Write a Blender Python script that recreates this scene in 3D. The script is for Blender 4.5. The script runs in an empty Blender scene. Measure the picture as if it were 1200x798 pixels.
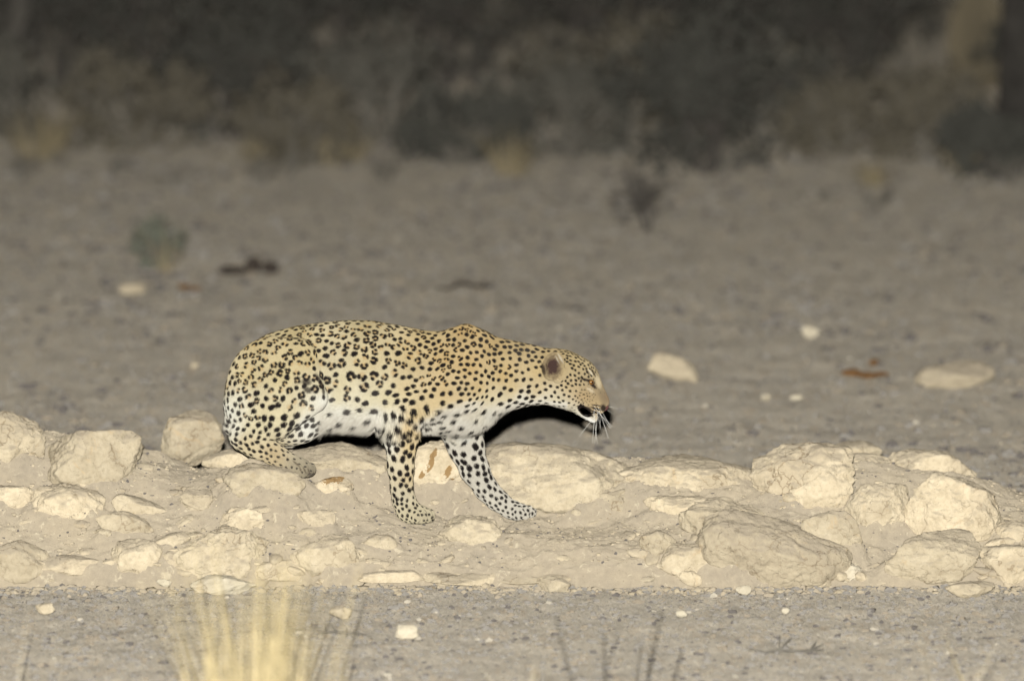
import bpy, bmesh, math, random
import numpy as np
from mathutils import Vector, Matrix
from mathutils.kdtree import KDTree
from mathutils.bvhtree import BVHTree

random.seed(7)
RNG = np.random.default_rng(11)
S = bpy.context.scene
COL = S.collection

# ------------------------------------------------------------------ camera, night sky, lamp
CAM = Vector((0.0, -22.0, 4.35))
PITCH = math.radians(9.37)
FPX = 7928.0                       # focal length in pixels of the 1200 px wide photograph
cam_d = bpy.data.cameras.new('camera')
cam = bpy.data.objects.new('camera', cam_d)
COL.objects.link(cam)
cam.location = CAM
cam.rotation_euler = (math.pi / 2 - PITCH, 0, 0)
cam_d.sensor_width = 36.0
cam_d.lens = 36.0 * FPX / 1200.0
cam_d.clip_start = 0.5
cam_d.clip_end = 2000.0
cam_d.dof.use_dof = True
cam_d.dof.focus_distance = 22.2
cam_d.dof.aperture_fstop = 1.5
S.camera = cam

W = bpy.data.worlds.new('World')
S.world = W
W.use_nodes = True
wn = W.node_tree
bg = wn.nodes['Background']
sky = wn.nodes.new('ShaderNodeTexSky')
sky.sky_type = 'NISHITA'
sky.sun_disc = False
sky.sun_elevation = math.radians(12)
sky.sun_rotation = math.radians(200)
wn.links.new(sky.outputs[0], bg.inputs[0])
bg.inputs[1].default_value = 0.00035

sd = bpy.data.lights.new('faint_sun', 'SUN')  # very weak added sun lamp, no visible source behind it
sd.energy = 0.012
sd.angle = math.radians(0.5)
sd.color = (1.0, 0.96, 0.9)
so = bpy.data.objects.new('faint_sun', sd)
COL.objects.link(so)
so.rotation_euler = (math.radians(78), 0, math.radians(-20))

fl = bpy.data.lights.new('spotlight', 'POINT')     # the hand-held lamp beside the camera that lights the night scene
fl.energy = 43000.0
fl.shadow_soft_size = 0.045
fl.color = (1.0, 0.99, 0.93)
flo = bpy.data.objects.new('spotlight', fl)
COL.objects.link(flo)
flo.location = (-0.12, -22.0, 4.35 + 0.47)

S.view_settings.view_transform = 'Standard'
S.view_settings.look = 'None'
S.view_settings.exposure = 0.0
S.view_settings.gamma = 1.0
S.cycles.max_bounces = 5
S.cycles.use_denoising = True

# ------------------------------------------------------------------ helpers
CP, SP = math.cos(PITCH), math.sin(PITCH)


def ray(px, py):
    u = (px - 600.0) / FPX
    v = -(py - 399.0) / FPX
    return np.array([u, CP + v * SP, -SP + v * CP])


def P(px, py, Y=0.0):
    """World point seen at photo pixel (px, py) on the vertical plane y = Y."""
    d = ray(px, py)
    t = (Y - CAM.y) / d[1]
    return np.array([d[0] * t, Y, CAM.z + d[2] * t])


def G(px, py, z=0.0):
    """World point seen at photo pixel (px, py) on the ground."""
    d = ray(px, py)
    t = (z - CAM.z) / d[2]
    return np.array([d[0] * t, CAM.y + d[1] * t, z])


def ppm(Y):
    return FPX / math.hypot(Y - CAM.y, CAM.z - 0.2)


def lin(r, g, b, k=1.0):
    f = lambda c: ((c / 255.0) / 12.92 if c <= 10.3 else (((c / 255.0) + 0.055) / 1.055) ** 2.4)
    return np.array([f(r) * k, f(g) * k, f(b) * k])


def hsh(ix, iy, iz, seed):
    n = (ix.astype(np.int64) * 374761393 + iy.astype(np.int64) * 668265263 + iz.astype(np.int64) * 2147483647 + seed * 974711) & 0xFFFFFFFF
    n = ((n ^ (n >> 13)) * 1274126177) & 0xFFFFFFFF
    n = ((n ^ (n >> 16)) * 2246822519) & 0xFFFFFFFF
    return ((n ^ (n >> 15)) & 0xFFFFFF) / float(0xFFFFFF)


def vnoise(p, seed=0):
    """Value noise in -1..1, p is (n, 3)."""
    i = np.floor(p).astype(np.int64)
    f = p - i
    f = f * f * f * (f * (f * 6 - 15) + 10)
    r = np.zeros(len(p))
    for dx in (0, 1):
        wx = f[:, 0] if dx else 1 - f[:, 0]
        for dy in (0, 1):
            wy = f[:, 1] if dy else 1 - f[:, 1]
            for dz in (0, 1):
                wz = f[:, 2] if dz else 1 - f[:, 2]
                r += wx * wy * wz * hsh(i[:, 0] + dx, i[:, 1] + dy, i[:, 2] + dz, seed)
    return r * 2 - 1


def fbm(p, oct=4, seed=0, gain=0.5):
    a, s, r = 1.0, 0.0, np.zeros(len(p))
    for o in range(oct):
        r += a * vnoise(p * (2.03 ** o) + 17.3 * o, seed + o)
        s += a
        a *= gain
    return r / s


def ridged(p, oct=3, seed=0):
    a, s, r = 1.0, 0.0, np.zeros(len(p))
    for o in range(oct):
        r += a * (1 - np.abs(vnoise(p * (2.1 ** o) + 9.1 * o, seed + 31 * o)) * 2)
        s += a
        a *= 0.5
    return r / s


def tag(o, label=None, cat=None, group=None, kind=None):
    if label:
        o['label'] = label
    if cat:
        o['category'] = cat
    if group:
        o['group'] = group
    if kind:
        o['kind'] = kind
    return o


def link(name, me, mat=None, parent=None):
    o = bpy.data.objects.new(name, me)
    COL.objects.link(o)
    if mat is not None and not me.materials:
        me.materials.append(mat)
    if parent is not None:
        o.parent = parent
        o.matrix_parent_inverse = parent.matrix_basis.inverted()
    return o


def empty(name, loc):
    o = bpy.data.objects.new(name, None)
    o.empty_display_size = 0.1
    COL.objects.link(o)
    o.location = loc
    return o


def mesh_np(name, V, F, smooth=True):
    """V (n,3); F (m,3) or (m,4)."""
    V = np.asarray(V, dtype=np.float32)
    F = np.asarray(F, dtype=np.int32)
    me = bpy.data.meshes.new(name)
    me.vertices.add(len(V))
    me.vertices.foreach_set('co', V.ravel())
    k = F.shape[1]
    me.loops.add(F.size)
    me.loops.foreach_set('vertex_index', F.ravel())
    me.polygons.add(len(F))
    me.polygons.foreach_set('loop_start', np.arange(0, F.size, k, dtype=np.int32))
    me.update(calc_edges=True)
    me.validate()
    me.polygons.foreach_set('use_smooth', np.full(len(me.polygons), smooth, dtype=bool))
    return me


def set_col(me, name, C):
    a = me.color_attributes.new(name, 'FLOAT_COLOR', 'POINT')
    C4 = np.ones((len(me.vertices), 4), dtype=np.float32)
    C4[:, :C.shape[1]] = C
    a.data.foreach_set('color', C4.ravel())


def set_vec(me, name, N):
    a = me.attributes.new(name, 'FLOAT_VECTOR', 'POINT')
    a.data.foreach_set('vector', np.asarray(N, dtype=np.float32).ravel())


class MB:
    """Collects tubes and faces into one mesh."""
    def __init__(s):
        s.v, s.f = [], []

    def tube(s, pts, rad, n=5):
        pts = [np.asarray(p, float) for p in pts]
        b = len(s.v)
        m = len(pts)
        for i, p in enumerate(pts):
            t = pts[min(i + 1, m - 1)] - pts[max(i - 1, 0)]
            t = t / (np.linalg.norm(t) + 1e-9)
            a = np.cross(t, [0.31, 0.87, 0.39])
            a /= np.linalg.norm(a) + 1e-9
            c = np.cross(t, a)
            for k in range(n):
                w = 2 * math.pi * k / n
                s.v.append(p + rad[i] * (math.cos(w) * a + math.sin(w) * c))
        for i in range(m - 1):
            for k in range(n):
                k2 = (k + 1) % n
                s.f.append((b + i * n + k, b + i * n + k2, b + (i + 1) * n + k2, b + (i + 1) * n + k))

    def quad(s, a, b_, c, d):
        b = len(s.v)
        s.v += [a, b_, c, d]
        s.f.append((b, b + 1, b + 2, b + 3))

    def build(s, name, mat, parent=None, smooth=True):
        me = mesh_np(name, np.array(s.v), np.array(s.f), smooth)
        return link(name, me, mat, parent)


# ------------------------------------------------------------------ materials
def new_mat(name):
    m = bpy.data.materials.new(name)
    m.use_nodes = True
    nt = m.node_tree
    b = nt.nodes['Principled BSDF']
    b.inputs['Roughness'].default_value = 0.9
    b.inputs['Specular IOR Level'].default_value = 0.15
    return m, nt, b


def N(nt, t, **kw):
    n = nt.nodes.new(t)
    for k, v in kw.items():
        setattr(n, k, v)
    return n


def ramp(nt, fac, stops):
    r = N(nt, 'ShaderNodeValToRGB')
    e = r.color_ramp.elements
    while len(e) < len(stops):
        e.new(0.5)
    for q, (p, c) in zip(e, stops):
        q.position = p
        q.color = (c[0], c[1], c[2], 1)
    nt.links.new(fac, r.inputs[0])
    return r.outputs[0]


def noise_tex(nt, co, scale, detail=6, rough=0.6, dist=0.0):
    n = N(nt, 'ShaderNodeTexNoise')
    n.inputs['Scale'].default_value = scale
    n.inputs['Detail'].default_value = detail
    n.inputs['Roughness'].default_value = rough
    n.inputs['Distortion'].default_value = dist
    nt.links.new(co, n.inputs['Vector'])
    return n.outputs[0]


def mixc(nt, fac, a, b, mode='MIX'):
    m = N(nt, 'ShaderNodeMix', data_type='RGBA', blend_type=mode)
    for s, v in ((m.inputs[0], fac), (m.inputs[6], a), (m.inputs[7], b)):
        if hasattr(v, 'links'):
            nt.links.new(v, s)
        elif isinstance(v, (int, float)):
            s.default_value = v
        else:
            s.default_value = (v[0], v[1], v[2], 1)
    return m.outputs[2]


def math_n(nt, op, a, b=0.0, c=None):
    m = N(nt, 'ShaderNodeMath', operation=op)
    for i, v in enumerate((a, b) if c is None else (a, b, c)):
        if hasattr(v, 'links'):
            nt.links.new(v, m.inputs[i])
        else:
            m.inputs[i].default_value = v
    return m.outputs[0]


def bump(nt, h, strength, dist, prev=None):
    b = N(nt, 'ShaderNodeBump')
    b.inputs['Strength'].default_value = strength
    b.inputs['Distance'].default_value = dist
    nt.links.new(h, b.inputs['Height'])
    if prev is not None:
        nt.links.new(prev, b.inputs['Normal'])
    return b.outputs[0]


def rock_material(name, hi, mid, lo, dust, dust_amt, dr=0.6, stain=None):
    m, nt, b = new_mat(name)
    geo = N(nt, 'ShaderNodeNewGeometry')
    co = geo.outputs['Position']
    n1 = noise_tex(nt, co, 14, 8, 0.62, 0.4)
    n2 = noise_tex(nt, co, 60, 8, 0.65, 0.2)
    n3 = noise_tex(nt, co, 240, 4, 0.6)
    c1 = ramp(nt, n1, [(0.34, lo), (0.47, mid), (0.62, hi)])
    c2 = ramp(nt, n2, [(0.34, lo), (0.5, mid), (0.64, hi)])
    c = mixc(nt, 0.5, c1, c2)
    gp = noise_tex(nt, co, 5, 7, 0.65, 0.8)
    gpf = ramp(nt, gp, [(0.50, (0, 0, 0)), (0.62, (1, 1, 1))])
    c = mixc(nt, math_n(nt, 'MULTIPLY', gpf, 0.55), c, tuple(0.5 * q + 0.5 * w for q, w in zip(lo, dust)))
    oi = N(nt, 'ShaderNodeObjectInfo')
    tone = ramp(nt, oi.outputs['Random'], [(0.0, (0.86, 0.85, 0.83)), (0.5, (1.0, 0.99, 0.97)), (1.0, (1.12, 1.10, 1.07))])
    c = mixc(nt, 1.0, c, tone, 'MULTIPLY')
    # rusty seams
    rs = noise_tex(nt, co, 9, 6, 0.7, 1.5)
    rsf = ramp(nt, rs, [(0.60, (0, 0, 0)), (0.72, (1, 1, 1))])
    c = mixc(nt, math_n(nt, 'MULTIPLY', rsf, 0.35), c, (0.42, 0.27, 0.12))
    # blown sand lying on what faces up
    sep = N(nt, 'ShaderNodeSeparateXYZ')
    nt.links.new(geo.outputs['Normal'], sep.inputs[0])
    dn = noise_tex(nt, co, 22, 6, 0.65)
    up = math_n(nt, 'ADD', sep.outputs[2], math_n(nt, 'MULTIPLY', math_n(nt, 'SUBTRACT', dn, 0.5), 1.6))
    mr = N(nt, 'ShaderNodeMapRange')
    mr.inputs[1].default_value = 0.40
    mr.inputs[2].default_value = 0.95
    mr.inputs[3].default_value = 0.0
    mr.inputs[4].default_value = dust_amt
    nt.links.new(up, mr.inputs[0])
    c = mixc(nt, mr.outputs[0], c, dust)
    # small dark specks
    sp = noise_tex(nt, co, 170, 2, 0.5)
    spf = ramp(nt, sp, [(0.70, (0, 0, 0)), (0.75, (1, 1, 1))])
    c = mixc(nt, math_n(nt, 'MULTIPLY', spf, 0.5), c, (0.10, 0.085, 0.06))
    if stain:                                                # dried brown trickles on this one rock
        tc = N(nt, 'ShaderNodeTexCoord')
        so_ = N(nt, 'ShaderNodeSeparateXYZ')
        nt.links.new(tc.outputs['Object'], so_.inputs[0])
        wob_ = math_n(nt, 'MULTIPLY', math_n(nt, 'SUBTRACT', noise_tex(nt, co, 55, 4, 0.7), 0.5), 0.05)
        xx = math_n(nt, 'ADD', so_.outputs[0], wob_)
        zz = math_n(nt, 'ADD', so_.outputs[2], wob_)
        for (sx, sz, wx, wz) in stain:
            da = math_n(nt, 'POWER', math_n(nt, 'DIVIDE', math_n(nt, 'SUBTRACT', math_n(nt, 'ADD', xx, math_n(nt, 'MULTIPLY', zz, -0.3)), sx), wx), 2.0)
            db = math_n(nt, 'POWER', math_n(nt, 'DIVIDE', math_n(nt, 'SUBTRACT', zz, sz), wz), 2.0)
            k_ = math_n(nt, 'LESS_THAN', math_n(nt, 'ADD', da, db), 1.0)
            c = mixc(nt, math_n(nt, 'MULTIPLY', k_, 0.85), c, (0.22, 0.125, 0.04))
    nt.links.new(c, b.inputs['Base Color'])
    b.inputs['Diffuse Roughness'].default_value = dr
    wv = N(nt, 'ShaderNodeTexVoronoi', feature='DISTANCE_TO_EDGE')
    wv.inputs['Scale'].default_value = 13
    wm = N(nt, 'ShaderNodeVectorMath', operation='ADD')
    nn = N(nt, 'ShaderNodeTexNoise')
    nn.inputs['Scale'].default_value = 18
    nn.inputs['Detail'].default_value = 5
    nt.links.new(co, nn.inputs['Vector'])
    sc = N(nt, 'ShaderNodeVectorMath', operation='SCALE')
    sc.inputs['Scale'].default_value = 0.12
    nt.links.new(nn.outputs['Color'], sc.inputs[0])
    nt.links.new(co, wm.inputs[0])
    nt.links.new(sc.outputs[0], wm.inputs[1])
    nt.links.new(wm.outputs[0], wv.inputs['Vector'])
    crack = ramp(nt, wv.outputs['Distance'], [(0.0, (0, 0, 0)), (0.035, (1, 1, 1))])
    h1 = bump(nt, n1, 0.7, 0.03)
    h2 = bump(nt, n2, 0.6, 0.008, h1)
    h3 = bump(nt, n3, 0.6, 0.003, h2)
    h4 = bump(nt, crack, 0.5, 0.006, h3)
    c = mixc(nt, math_n(nt, 'MULTIPLY', math_n(nt, 'MULTIPLY', math_n(nt, 'SUBTRACT', 1.0, crack), gpf), 0.75), c, (0.20, 0.145, 0.085))  # cracks coloured dark brown, painting shade into the recesses
    nt.links.new(c, b.inputs['Base Color'])
    nt.links.new(h4, b.inputs['Normal'])
    return m


SAND_C = (0.305, 0.257, 0.193)
M_ROCK = rock_material('limestone', (0.52, 0.452, 0.338), (0.455, 0.388, 0.282), (0.34, 0.285, 0.20), SAND_C, 0.8)
M_ROCK_STAIN = rock_material('stained limestone', (0.52, 0.452, 0.338), (0.455, 0.388, 0.282), (0.34, 0.285, 0.20), SAND_C, 0.3, stain=[(-0.035, 0.035, 0.010, 0.035), (-0.052, -0.01, 0.008, 0.016), (0.030, 0.0, 0.010, 0.022), (0.05, -0.03, 0.008, 0.012)])
M_ROCK_STAIN_TOP = rock_material('limestone with brown top', (0.52, 0.452, 0.338), (0.455, 0.388, 0.282), (0.34, 0.285, 0.20), SAND_C, 0.3, stain=[(0.0, 0.03, 0.04, 0.010)])
M_ROCK_SANDY = rock_material('sandy limestone', (0.48, 0.415, 0.305), (0.415, 0.352, 0.258), (0.33, 0.277, 0.20), SAND_C, 0.95)
M_ROCK_WHITE = rock_material('white limestone', (0.53, 0.485, 0.395), (0.46, 0.415, 0.325), (0.38, 0.335, 0.255), (0.36, 0.31, 0.24), 0.35)


def bank_material():
    m, nt, b = new_mat('bank sand')
    geo = N(nt, 'ShaderNodeNewGeometry')
    co = geo.outputs['Position']
    n1 = noise_tex(nt, co, 6, 8, 0.6, 0.3)
    n2 = noise_tex(nt, co, 45, 7, 0.65)
    n3 = noise_tex(nt, co, 260, 5, 0.65)
    n4 = noise_tex(nt, co, 30, 8, 0.68, 0.8)
    c1 = ramp(nt, n1, [(0.3, (0.26, 0.222, 0.172)), (0.5, (0.315, 0.265, 0.197)), (0.7, (0.355, 0.295, 0.21))])
    c2 = ramp(nt, n2, [(0.3, (0.235, 0.20, 0.155)), (0.7, (0.395, 0.335, 0.25))])
    c = mixc(nt, 0.45, c1, c2)
    pf = ramp(nt, n4, [(0.58, (0, 0, 0)), (0.66, (1, 1, 1))])      # chips of pale limestone lying in the sand
    c = mixc(nt, math_n(nt, 'MULTIPLY', pf, 0.65), c, (0.50, 0.435, 0.32))
    sp = noise_tex(nt, co, 150, 2, 0.5)
    spf = ramp(nt, sp, [(0.70, (0, 0, 0)), (0.74, (1, 1, 1))])
    c = mixc(nt, math_n(nt, 'MULTIPLY', spf, 0.55), c, (0.10, 0.08, 0.055))
    nt.links.new(c, b.inputs['Base Color'])
    b.inputs['Diffuse Roughness'].default_value = 1.0
    h = bump(nt, n2, 0.6, 0.012)
    h = bump(nt, n4, 0.6, 0.012, h)
    h = bump(nt, n3, 0.7, 0.003, h)
    nt.links.new(h, b.inputs['Normal'])
    return m


def ground_material():
    m, nt, b = new_mat('gravelly ground')
    geo = N(nt, 'ShaderNodeNewGeometry')
    co = geo.outputs['Position']
    mp = N(nt, 'ShaderNodeMapping')
    mp.inputs['Scale'].default_value = (1.0, 0.33, 1.0)
    nt.links.new(co, mp.inputs['Vector'])
    cs = mp.outputs[0]
    n0 = noise_tex(nt, cs, 1.4, 5, 0.6, 0.4)
    n1 = noise_tex(nt, cs, 9, 8, 0.7, 0.2)
    n2 = noise_tex(nt, cs, 48, 6, 0.7)
    n3 = noise_tex(nt, cs, 20, 5, 0.75)
    c0 = ramp(nt, n0, [(0.3, (0.385, 0.342, 0.275)), (0.7, (0.47, 0.407, 0.305))])
    c1 = ramp(nt, n1, [(0.28, (0.31, 0.283, 0.245)), (0.5, (0.46, 0.41, 0.34)), (0.72, (0.53, 0.46, 0.36))])
    c2 = ramp(nt, n2, [(0.3, (0.20, 0.18, 0.16)), (0.5, (0.46, 0.41, 0.345)), (0.72, (0.58, 0.51, 0.405))])
    c = mixc(nt, 0.5, c0, c1)
    c = mixc(nt, 0.52, c, c2)
    n5 = noise_tex(nt, cs, 4.5, 6, 0.75, 0.5)
    c = mixc(nt, 0.30, c, ramp(nt, n5, [(0.36, (0.20, 0.175, 0.145)), (0.64, (0.48, 0.415, 0.32))]))
    of = ramp(nt, n3, [(0.54, (0, 0, 0)), (0.66, (1, 1, 1))])
    c = mixc(nt, math_n(nt, 'MULTIPLY', of, 0.40), c, (0.40, 0.29, 0.18))
    nt.links.new(c, b.inputs['Base Color'])
    b.inputs['Diffuse Roughness'].default_value = 1.0
    b.inputs['Sheen Weight'].default_value = 0.1
    b.inputs['Sheen Roughness'].default_value = 0.7
    b.inputs['Sheen Tint'].default_value = (0.95, 0.87, 0.78, 1)
    h = bump(nt, n1, 0.9, 0.05)
    h = bump(nt, n2, 1.0, 0.022, h)
    nt.links.new(h, b.inputs['Normal'])
    return m


def plain_mat(name, c0, c1, scale=40, rough=0.9, dr=0.5, trans=0.0):
    m, nt, b = new_mat(name)
    geo = N(nt, 'ShaderNodeNewGeometry')
    n = noise_tex(nt, geo.outputs['Position'], scale, 5, 0.6)
    nt.links.new(ramp(nt, n, [(0.3, c0), (0.7, c1)]), b.inputs['Base Color'])
    b.inputs['Roughness'].default_value = rough
    b.inputs['Diffuse Roughness'].default_value = dr
    return m


M_BANK = bank_material()
M_GROUND = ground_material()
M_TWIG = plain_mat('grey twig bark', (0.10, 0.09, 0.076), (0.17, 0.155, 0.13))
M_TWIG_DARK = plain_mat('dark twig bark', (0.041, 0.036, 0.032), (0.081, 0.072, 0.063))
M_TRUNK = plain_mat('trunk bark', (0.045, 0.041, 0.036), (0.10, 0.09, 0.078), 15)
M_TRUNK_DARK = plain_mat('dark trunk bark', (0.02, 0.018, 0.016), (0.05, 0.045, 0.04), 15)
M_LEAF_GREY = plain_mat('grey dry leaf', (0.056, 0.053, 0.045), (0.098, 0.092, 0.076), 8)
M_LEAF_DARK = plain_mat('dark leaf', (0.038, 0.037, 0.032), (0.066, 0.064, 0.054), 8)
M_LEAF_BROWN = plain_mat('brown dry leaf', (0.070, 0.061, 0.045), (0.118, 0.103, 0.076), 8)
M_LEAF_REAR = plain_mat('shaded rear leaf', (0.018, 0.018, 0.016), (0.036, 0.035, 0.031), 6)  # darker leaf copy: dimness of the back rows put into the colour
M_TWIG_REAR = plain_mat('shaded rear twig', (0.035, 0.032, 0.028), (0.065, 0.06, 0.052))  # twig copy darkened the same way for the dim rear rows
M_LEAF_GREEN = plain_mat('grey green leaf', (0.086, 0.094, 0.072), (0.144, 0.151, 0.115), 30)
M_STRAW = plain_mat('straw', (0.30, 0.24, 0.125), (0.44, 0.365, 0.215), 30)
M_STRAW_PALE = plain_mat('pale straw', (0.302, 0.259, 0.180), (0.403, 0.353, 0.259), 30)
M_STRAW_DULL = plain_mat('dull straw', (0.158, 0.130, 0.079), (0.230, 0.187, 0.115), 10)
M_DUNG = plain_mat('brown dung', (0.094, 0.047, 0.018), (0.173, 0.094, 0.040), 60)
M_WOOD = plain_mat('old dark wood', (0.022, 0.018, 0.016), (0.065, 0.050, 0.040), 60)
M_RUST = plain_mat('brown stain', (0.144, 0.079, 0.025), (0.245, 0.151, 0.058), 60)
M_MOUND = plain_mat('pale earth', (0.108, 0.090, 0.061), (0.144, 0.119, 0.079), 4, dr=1.0)

# ------------------------------------------------------------------ ground
def axis(lo, hi, step, far):
    a = list(np.arange(lo, hi + 1e-6, step))
    out, d = [], step
    x = hi
    while x < far:
        d *= 1.35
        x += d
        out.append(x)
    out2, d = [], step
    x = lo
    while x > -far:
        d *= 1.35
        x -= d
        out2.append(x)
    return np.array(out2[::-1] + a + out)


def ground_z(x, y):
    p = np.stack([x, y, np.zeros_like(x)], 1)
    near = np.exp(-((np.hypot(x, y - 4) / 60) ** 2))
    z = near * (0.004 * fbm(p * 2.1, 2, 3) + 0.006 * fbm(p * 9.0, 3, 8) + 0.012 * np.maximum(0, fbm(p * 16.0, 2, 5) - 0.1))
    return z - 0.012


gx = axis(-3.4, 3.4, 0.03, 900)
gy = axis(-4.5, 13.0, 0.04, 900)
XX, YY = np.meshgrid(gx, gy)
gz = ground_z(XX.ravel(), YY.ravel())
V = np.stack([XX.ravel(), YY.ravel(), gz], 1)
nx, ny = len(gx), len(gy)
idx = np.arange(nx * ny).reshape(ny, nx)
F = np.stack([idx[:-1, :-1].ravel(), idx[:-1, 1:].ravel(), idx[1:, 1:].ravel(), idx[1:, :-1].ravel()], 1)
ground = link('ground', mesh_np('ground', V, F), M_GROUND)
tag(ground, kind='structure')

# ------------------------------------------------------------------ the low rocky bank
def row(Y, pts):
    pts = np.array(pts, float)
    return [np.array([P(a, b, Y)[0] for a, b in pts]), np.array([P(a, b, Y)[2] for a, b in pts])]


Yr = np.array([-0.50, -0.47, -0.15, 0.10, 0.30, 0.52, 0.85])
rows = [
    row(-0.50, [(-600, 688), (1800, 688)]),
    row(-0.47, [(-600, 668), (0, 668), (300, 664), (420, 666), (640, 669), (700, 668), (860, 664), (980, 672), (1060, 676), (1200, 672), (1800, 672)]),
    row(-0.15, [(-600, 600), (0, 600), (100, 600), (250, 598), (340, 596), (420, 607), (488, 617), (560, 618), (640, 618), (760, 620), (830, 612), (920, 605), (1000, 622), (1060, 632), (1200, 625), (1800, 620)]),
    row(0.10, [(-600, 540), (0, 528), (110, 535), (220, 556), (300, 552), (360, 556), (430, 575), (500, 590), (570, 602), (640, 604), (720, 588), (800, 580), (900, 568), (1000, 572), (1060, 582), (1130, 588), (1200, 598), (1800, 600)]),
    row(0.30, [(-600, 500), (0, 498), (60, 508), (130, 514), (200, 538), (250, 552), (330, 532), (400, 528), (480, 526), (560, 534), (640, 535), (740, 540), (820, 542), (890, 545), (950, 545), (1010, 545), (1080, 550), (1140, 558), (1200, 580), (1800, 590)]),
    row(0.52, [(-600, 560), (0, 545), (200, 575), (400, 570), (600, 580), (900, 585), (1200, 600), (1800, 600)]),
]


def bank_z(x, y, detail=True):
    x = np.atleast_1d(np.asarray(x, float))
    y = np.atleast_1d(np.asarray(y, float))
    Z = np.stack([np.interp(x, r[0], r[1]) for r in rows] + [np.full_like(x, -0.06)], 0)
    Z[0] = -0.05
    yy = np.clip(y, Yr[0], Yr[-1])
    k = np.clip(np.searchsorted(Yr, yy, side='right') - 1, 0, len(Yr) - 2)
    t = (yy - Yr[k]) / (Yr[k + 1] - Yr[k])
    i = np.arange(len(x))
    h = Yr[k + 1] - Yr[k]
    # monotone-ish cubic
    def slope(j):
        j = np.clip(j, 1, len(Yr) - 2)
        a = (Z[j + 1, i] - Z[j, i]) / (Yr[j + 1] - Yr[j])
        b = (Z[j, i] - Z[j - 1, i]) / (Yr[j] - Yr[j - 1])
        return np.where(a * b > 0, 2 * a * b / (a + b + 1e-12), 0)
    m0, m1 = slope(k), slope(k + 1)
    t2, t3 = t * t, t * t * t
    z = (2 * t3 - 3 * t2 + 1) * Z[k, i] + (t3 - 2 * t2 + t) * h * m0 + (-2 * t3 + 3 * t2) * Z[k + 1, i] + (t3 - t2) * h * m1
    if detail:
        p = np.stack([x, y, np.zeros_like(x)], 1)
        w = np.clip((z + 0.02) / 0.06, 0, 1)
        z = z + w * (0.022 * fbm(p * 5.0, 3, 21) + 0.011 * fbm(p * 17, 3, 23) + 0.008 * np.maximum(0, ridged(p * 26, 2, 29) - 0.25))
    return z


# paws have to stand on the sand: local corrections through (x, y, z)
FIX = []
FILL = []
PAWXY = []
USE_FILL = False


def bank_surface(x, y):
    z = bank_z(x, y)
    for fx, fy, dz, s in FIX:
        z = z + dz * np.exp(-((x - fx) ** 2 + (y - fy) ** 2) / (2 * s * s))
    if USE_FILL:
        z0 = z
        for c, r, low in FILL:
            e = 1 - ((x - c[0]) / (1.22 * r[0])) ** 2 - ((y - c[1]) / (1.22 * r[1])) ** 2
            m = e > -1.2
            if not m.any():
                continue
            h = c[2] - low * r[2] + r[2] * np.where(e > 0, np.sqrt(np.maximum(e, 0)) - 1, e * 2.5 - 1)
            k = 0.035
            t = np.clip(0.5 + 0.5 * (h - z) / k, 0, 1)
            z = np.where(m, z * (1 - t) + h * t + k * t * (1 - t), z)
        p = np.stack([x, y, np.zeros_like(x)], 1)
        keep_ = np.ones_like(x)
        for fx, fy in PAWXY:
            keep_ *= 1 - np.exp(-((x - fx) ** 2 + (y - fy) ** 2) / (2 * 0.06 ** 2))
        up = (z - z0) * keep_
        up = up * np.clip((y + 0.50) / 0.05, 0, 1)
        z = z0 + up + np.clip(up / 0.03, 0, 1) * (0.022 * fbm(p * 11, 2, 60) + 0.012 * fbm(p * 24, 3, 61) + 0.006 * ridged(p * 45, 2, 63))
    return z


PAWS = [(488, 615, -0.10), (608, 616, 0.05), (354, 563, -0.115), (292, 538, -0.10), (626, 608, 0.02)]
for it in range(6):
    new = []
    for (px_, py_, Y_), sg_ in zip(PAWS, (0.09, 0.15, 0.075, 0.075, 0.08)):
        q = P(px_, py_, Y_)
        cur = float(bank_surface(np.array([q[0]]), np.array([q[1]]))[0])
        new.append((q[0], q[1], q[2] - cur, sg_))
    FIX += new
PAWXY = [(f[0], f[1]) for f in FIX[:5]] + [(P(640, 606, 0.0)[0], 0.0)]

def bank_hit(px, py):
    d = ray(px, py)
    Ys = np.arange(-0.75, 1.3, 0.004)
    t = (Ys - CAM.y) / d[1]
    X = d[0] * t
    Z = CAM.z + d[2] * t
    zb_ = np.where((Ys > -0.5) & (Ys < 0.85), bank_surface(X, Ys), -0.01)
    k = np.argmax(Z <= zb_)
    return np.array([X[k], Ys[k], Z[k]])


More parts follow.
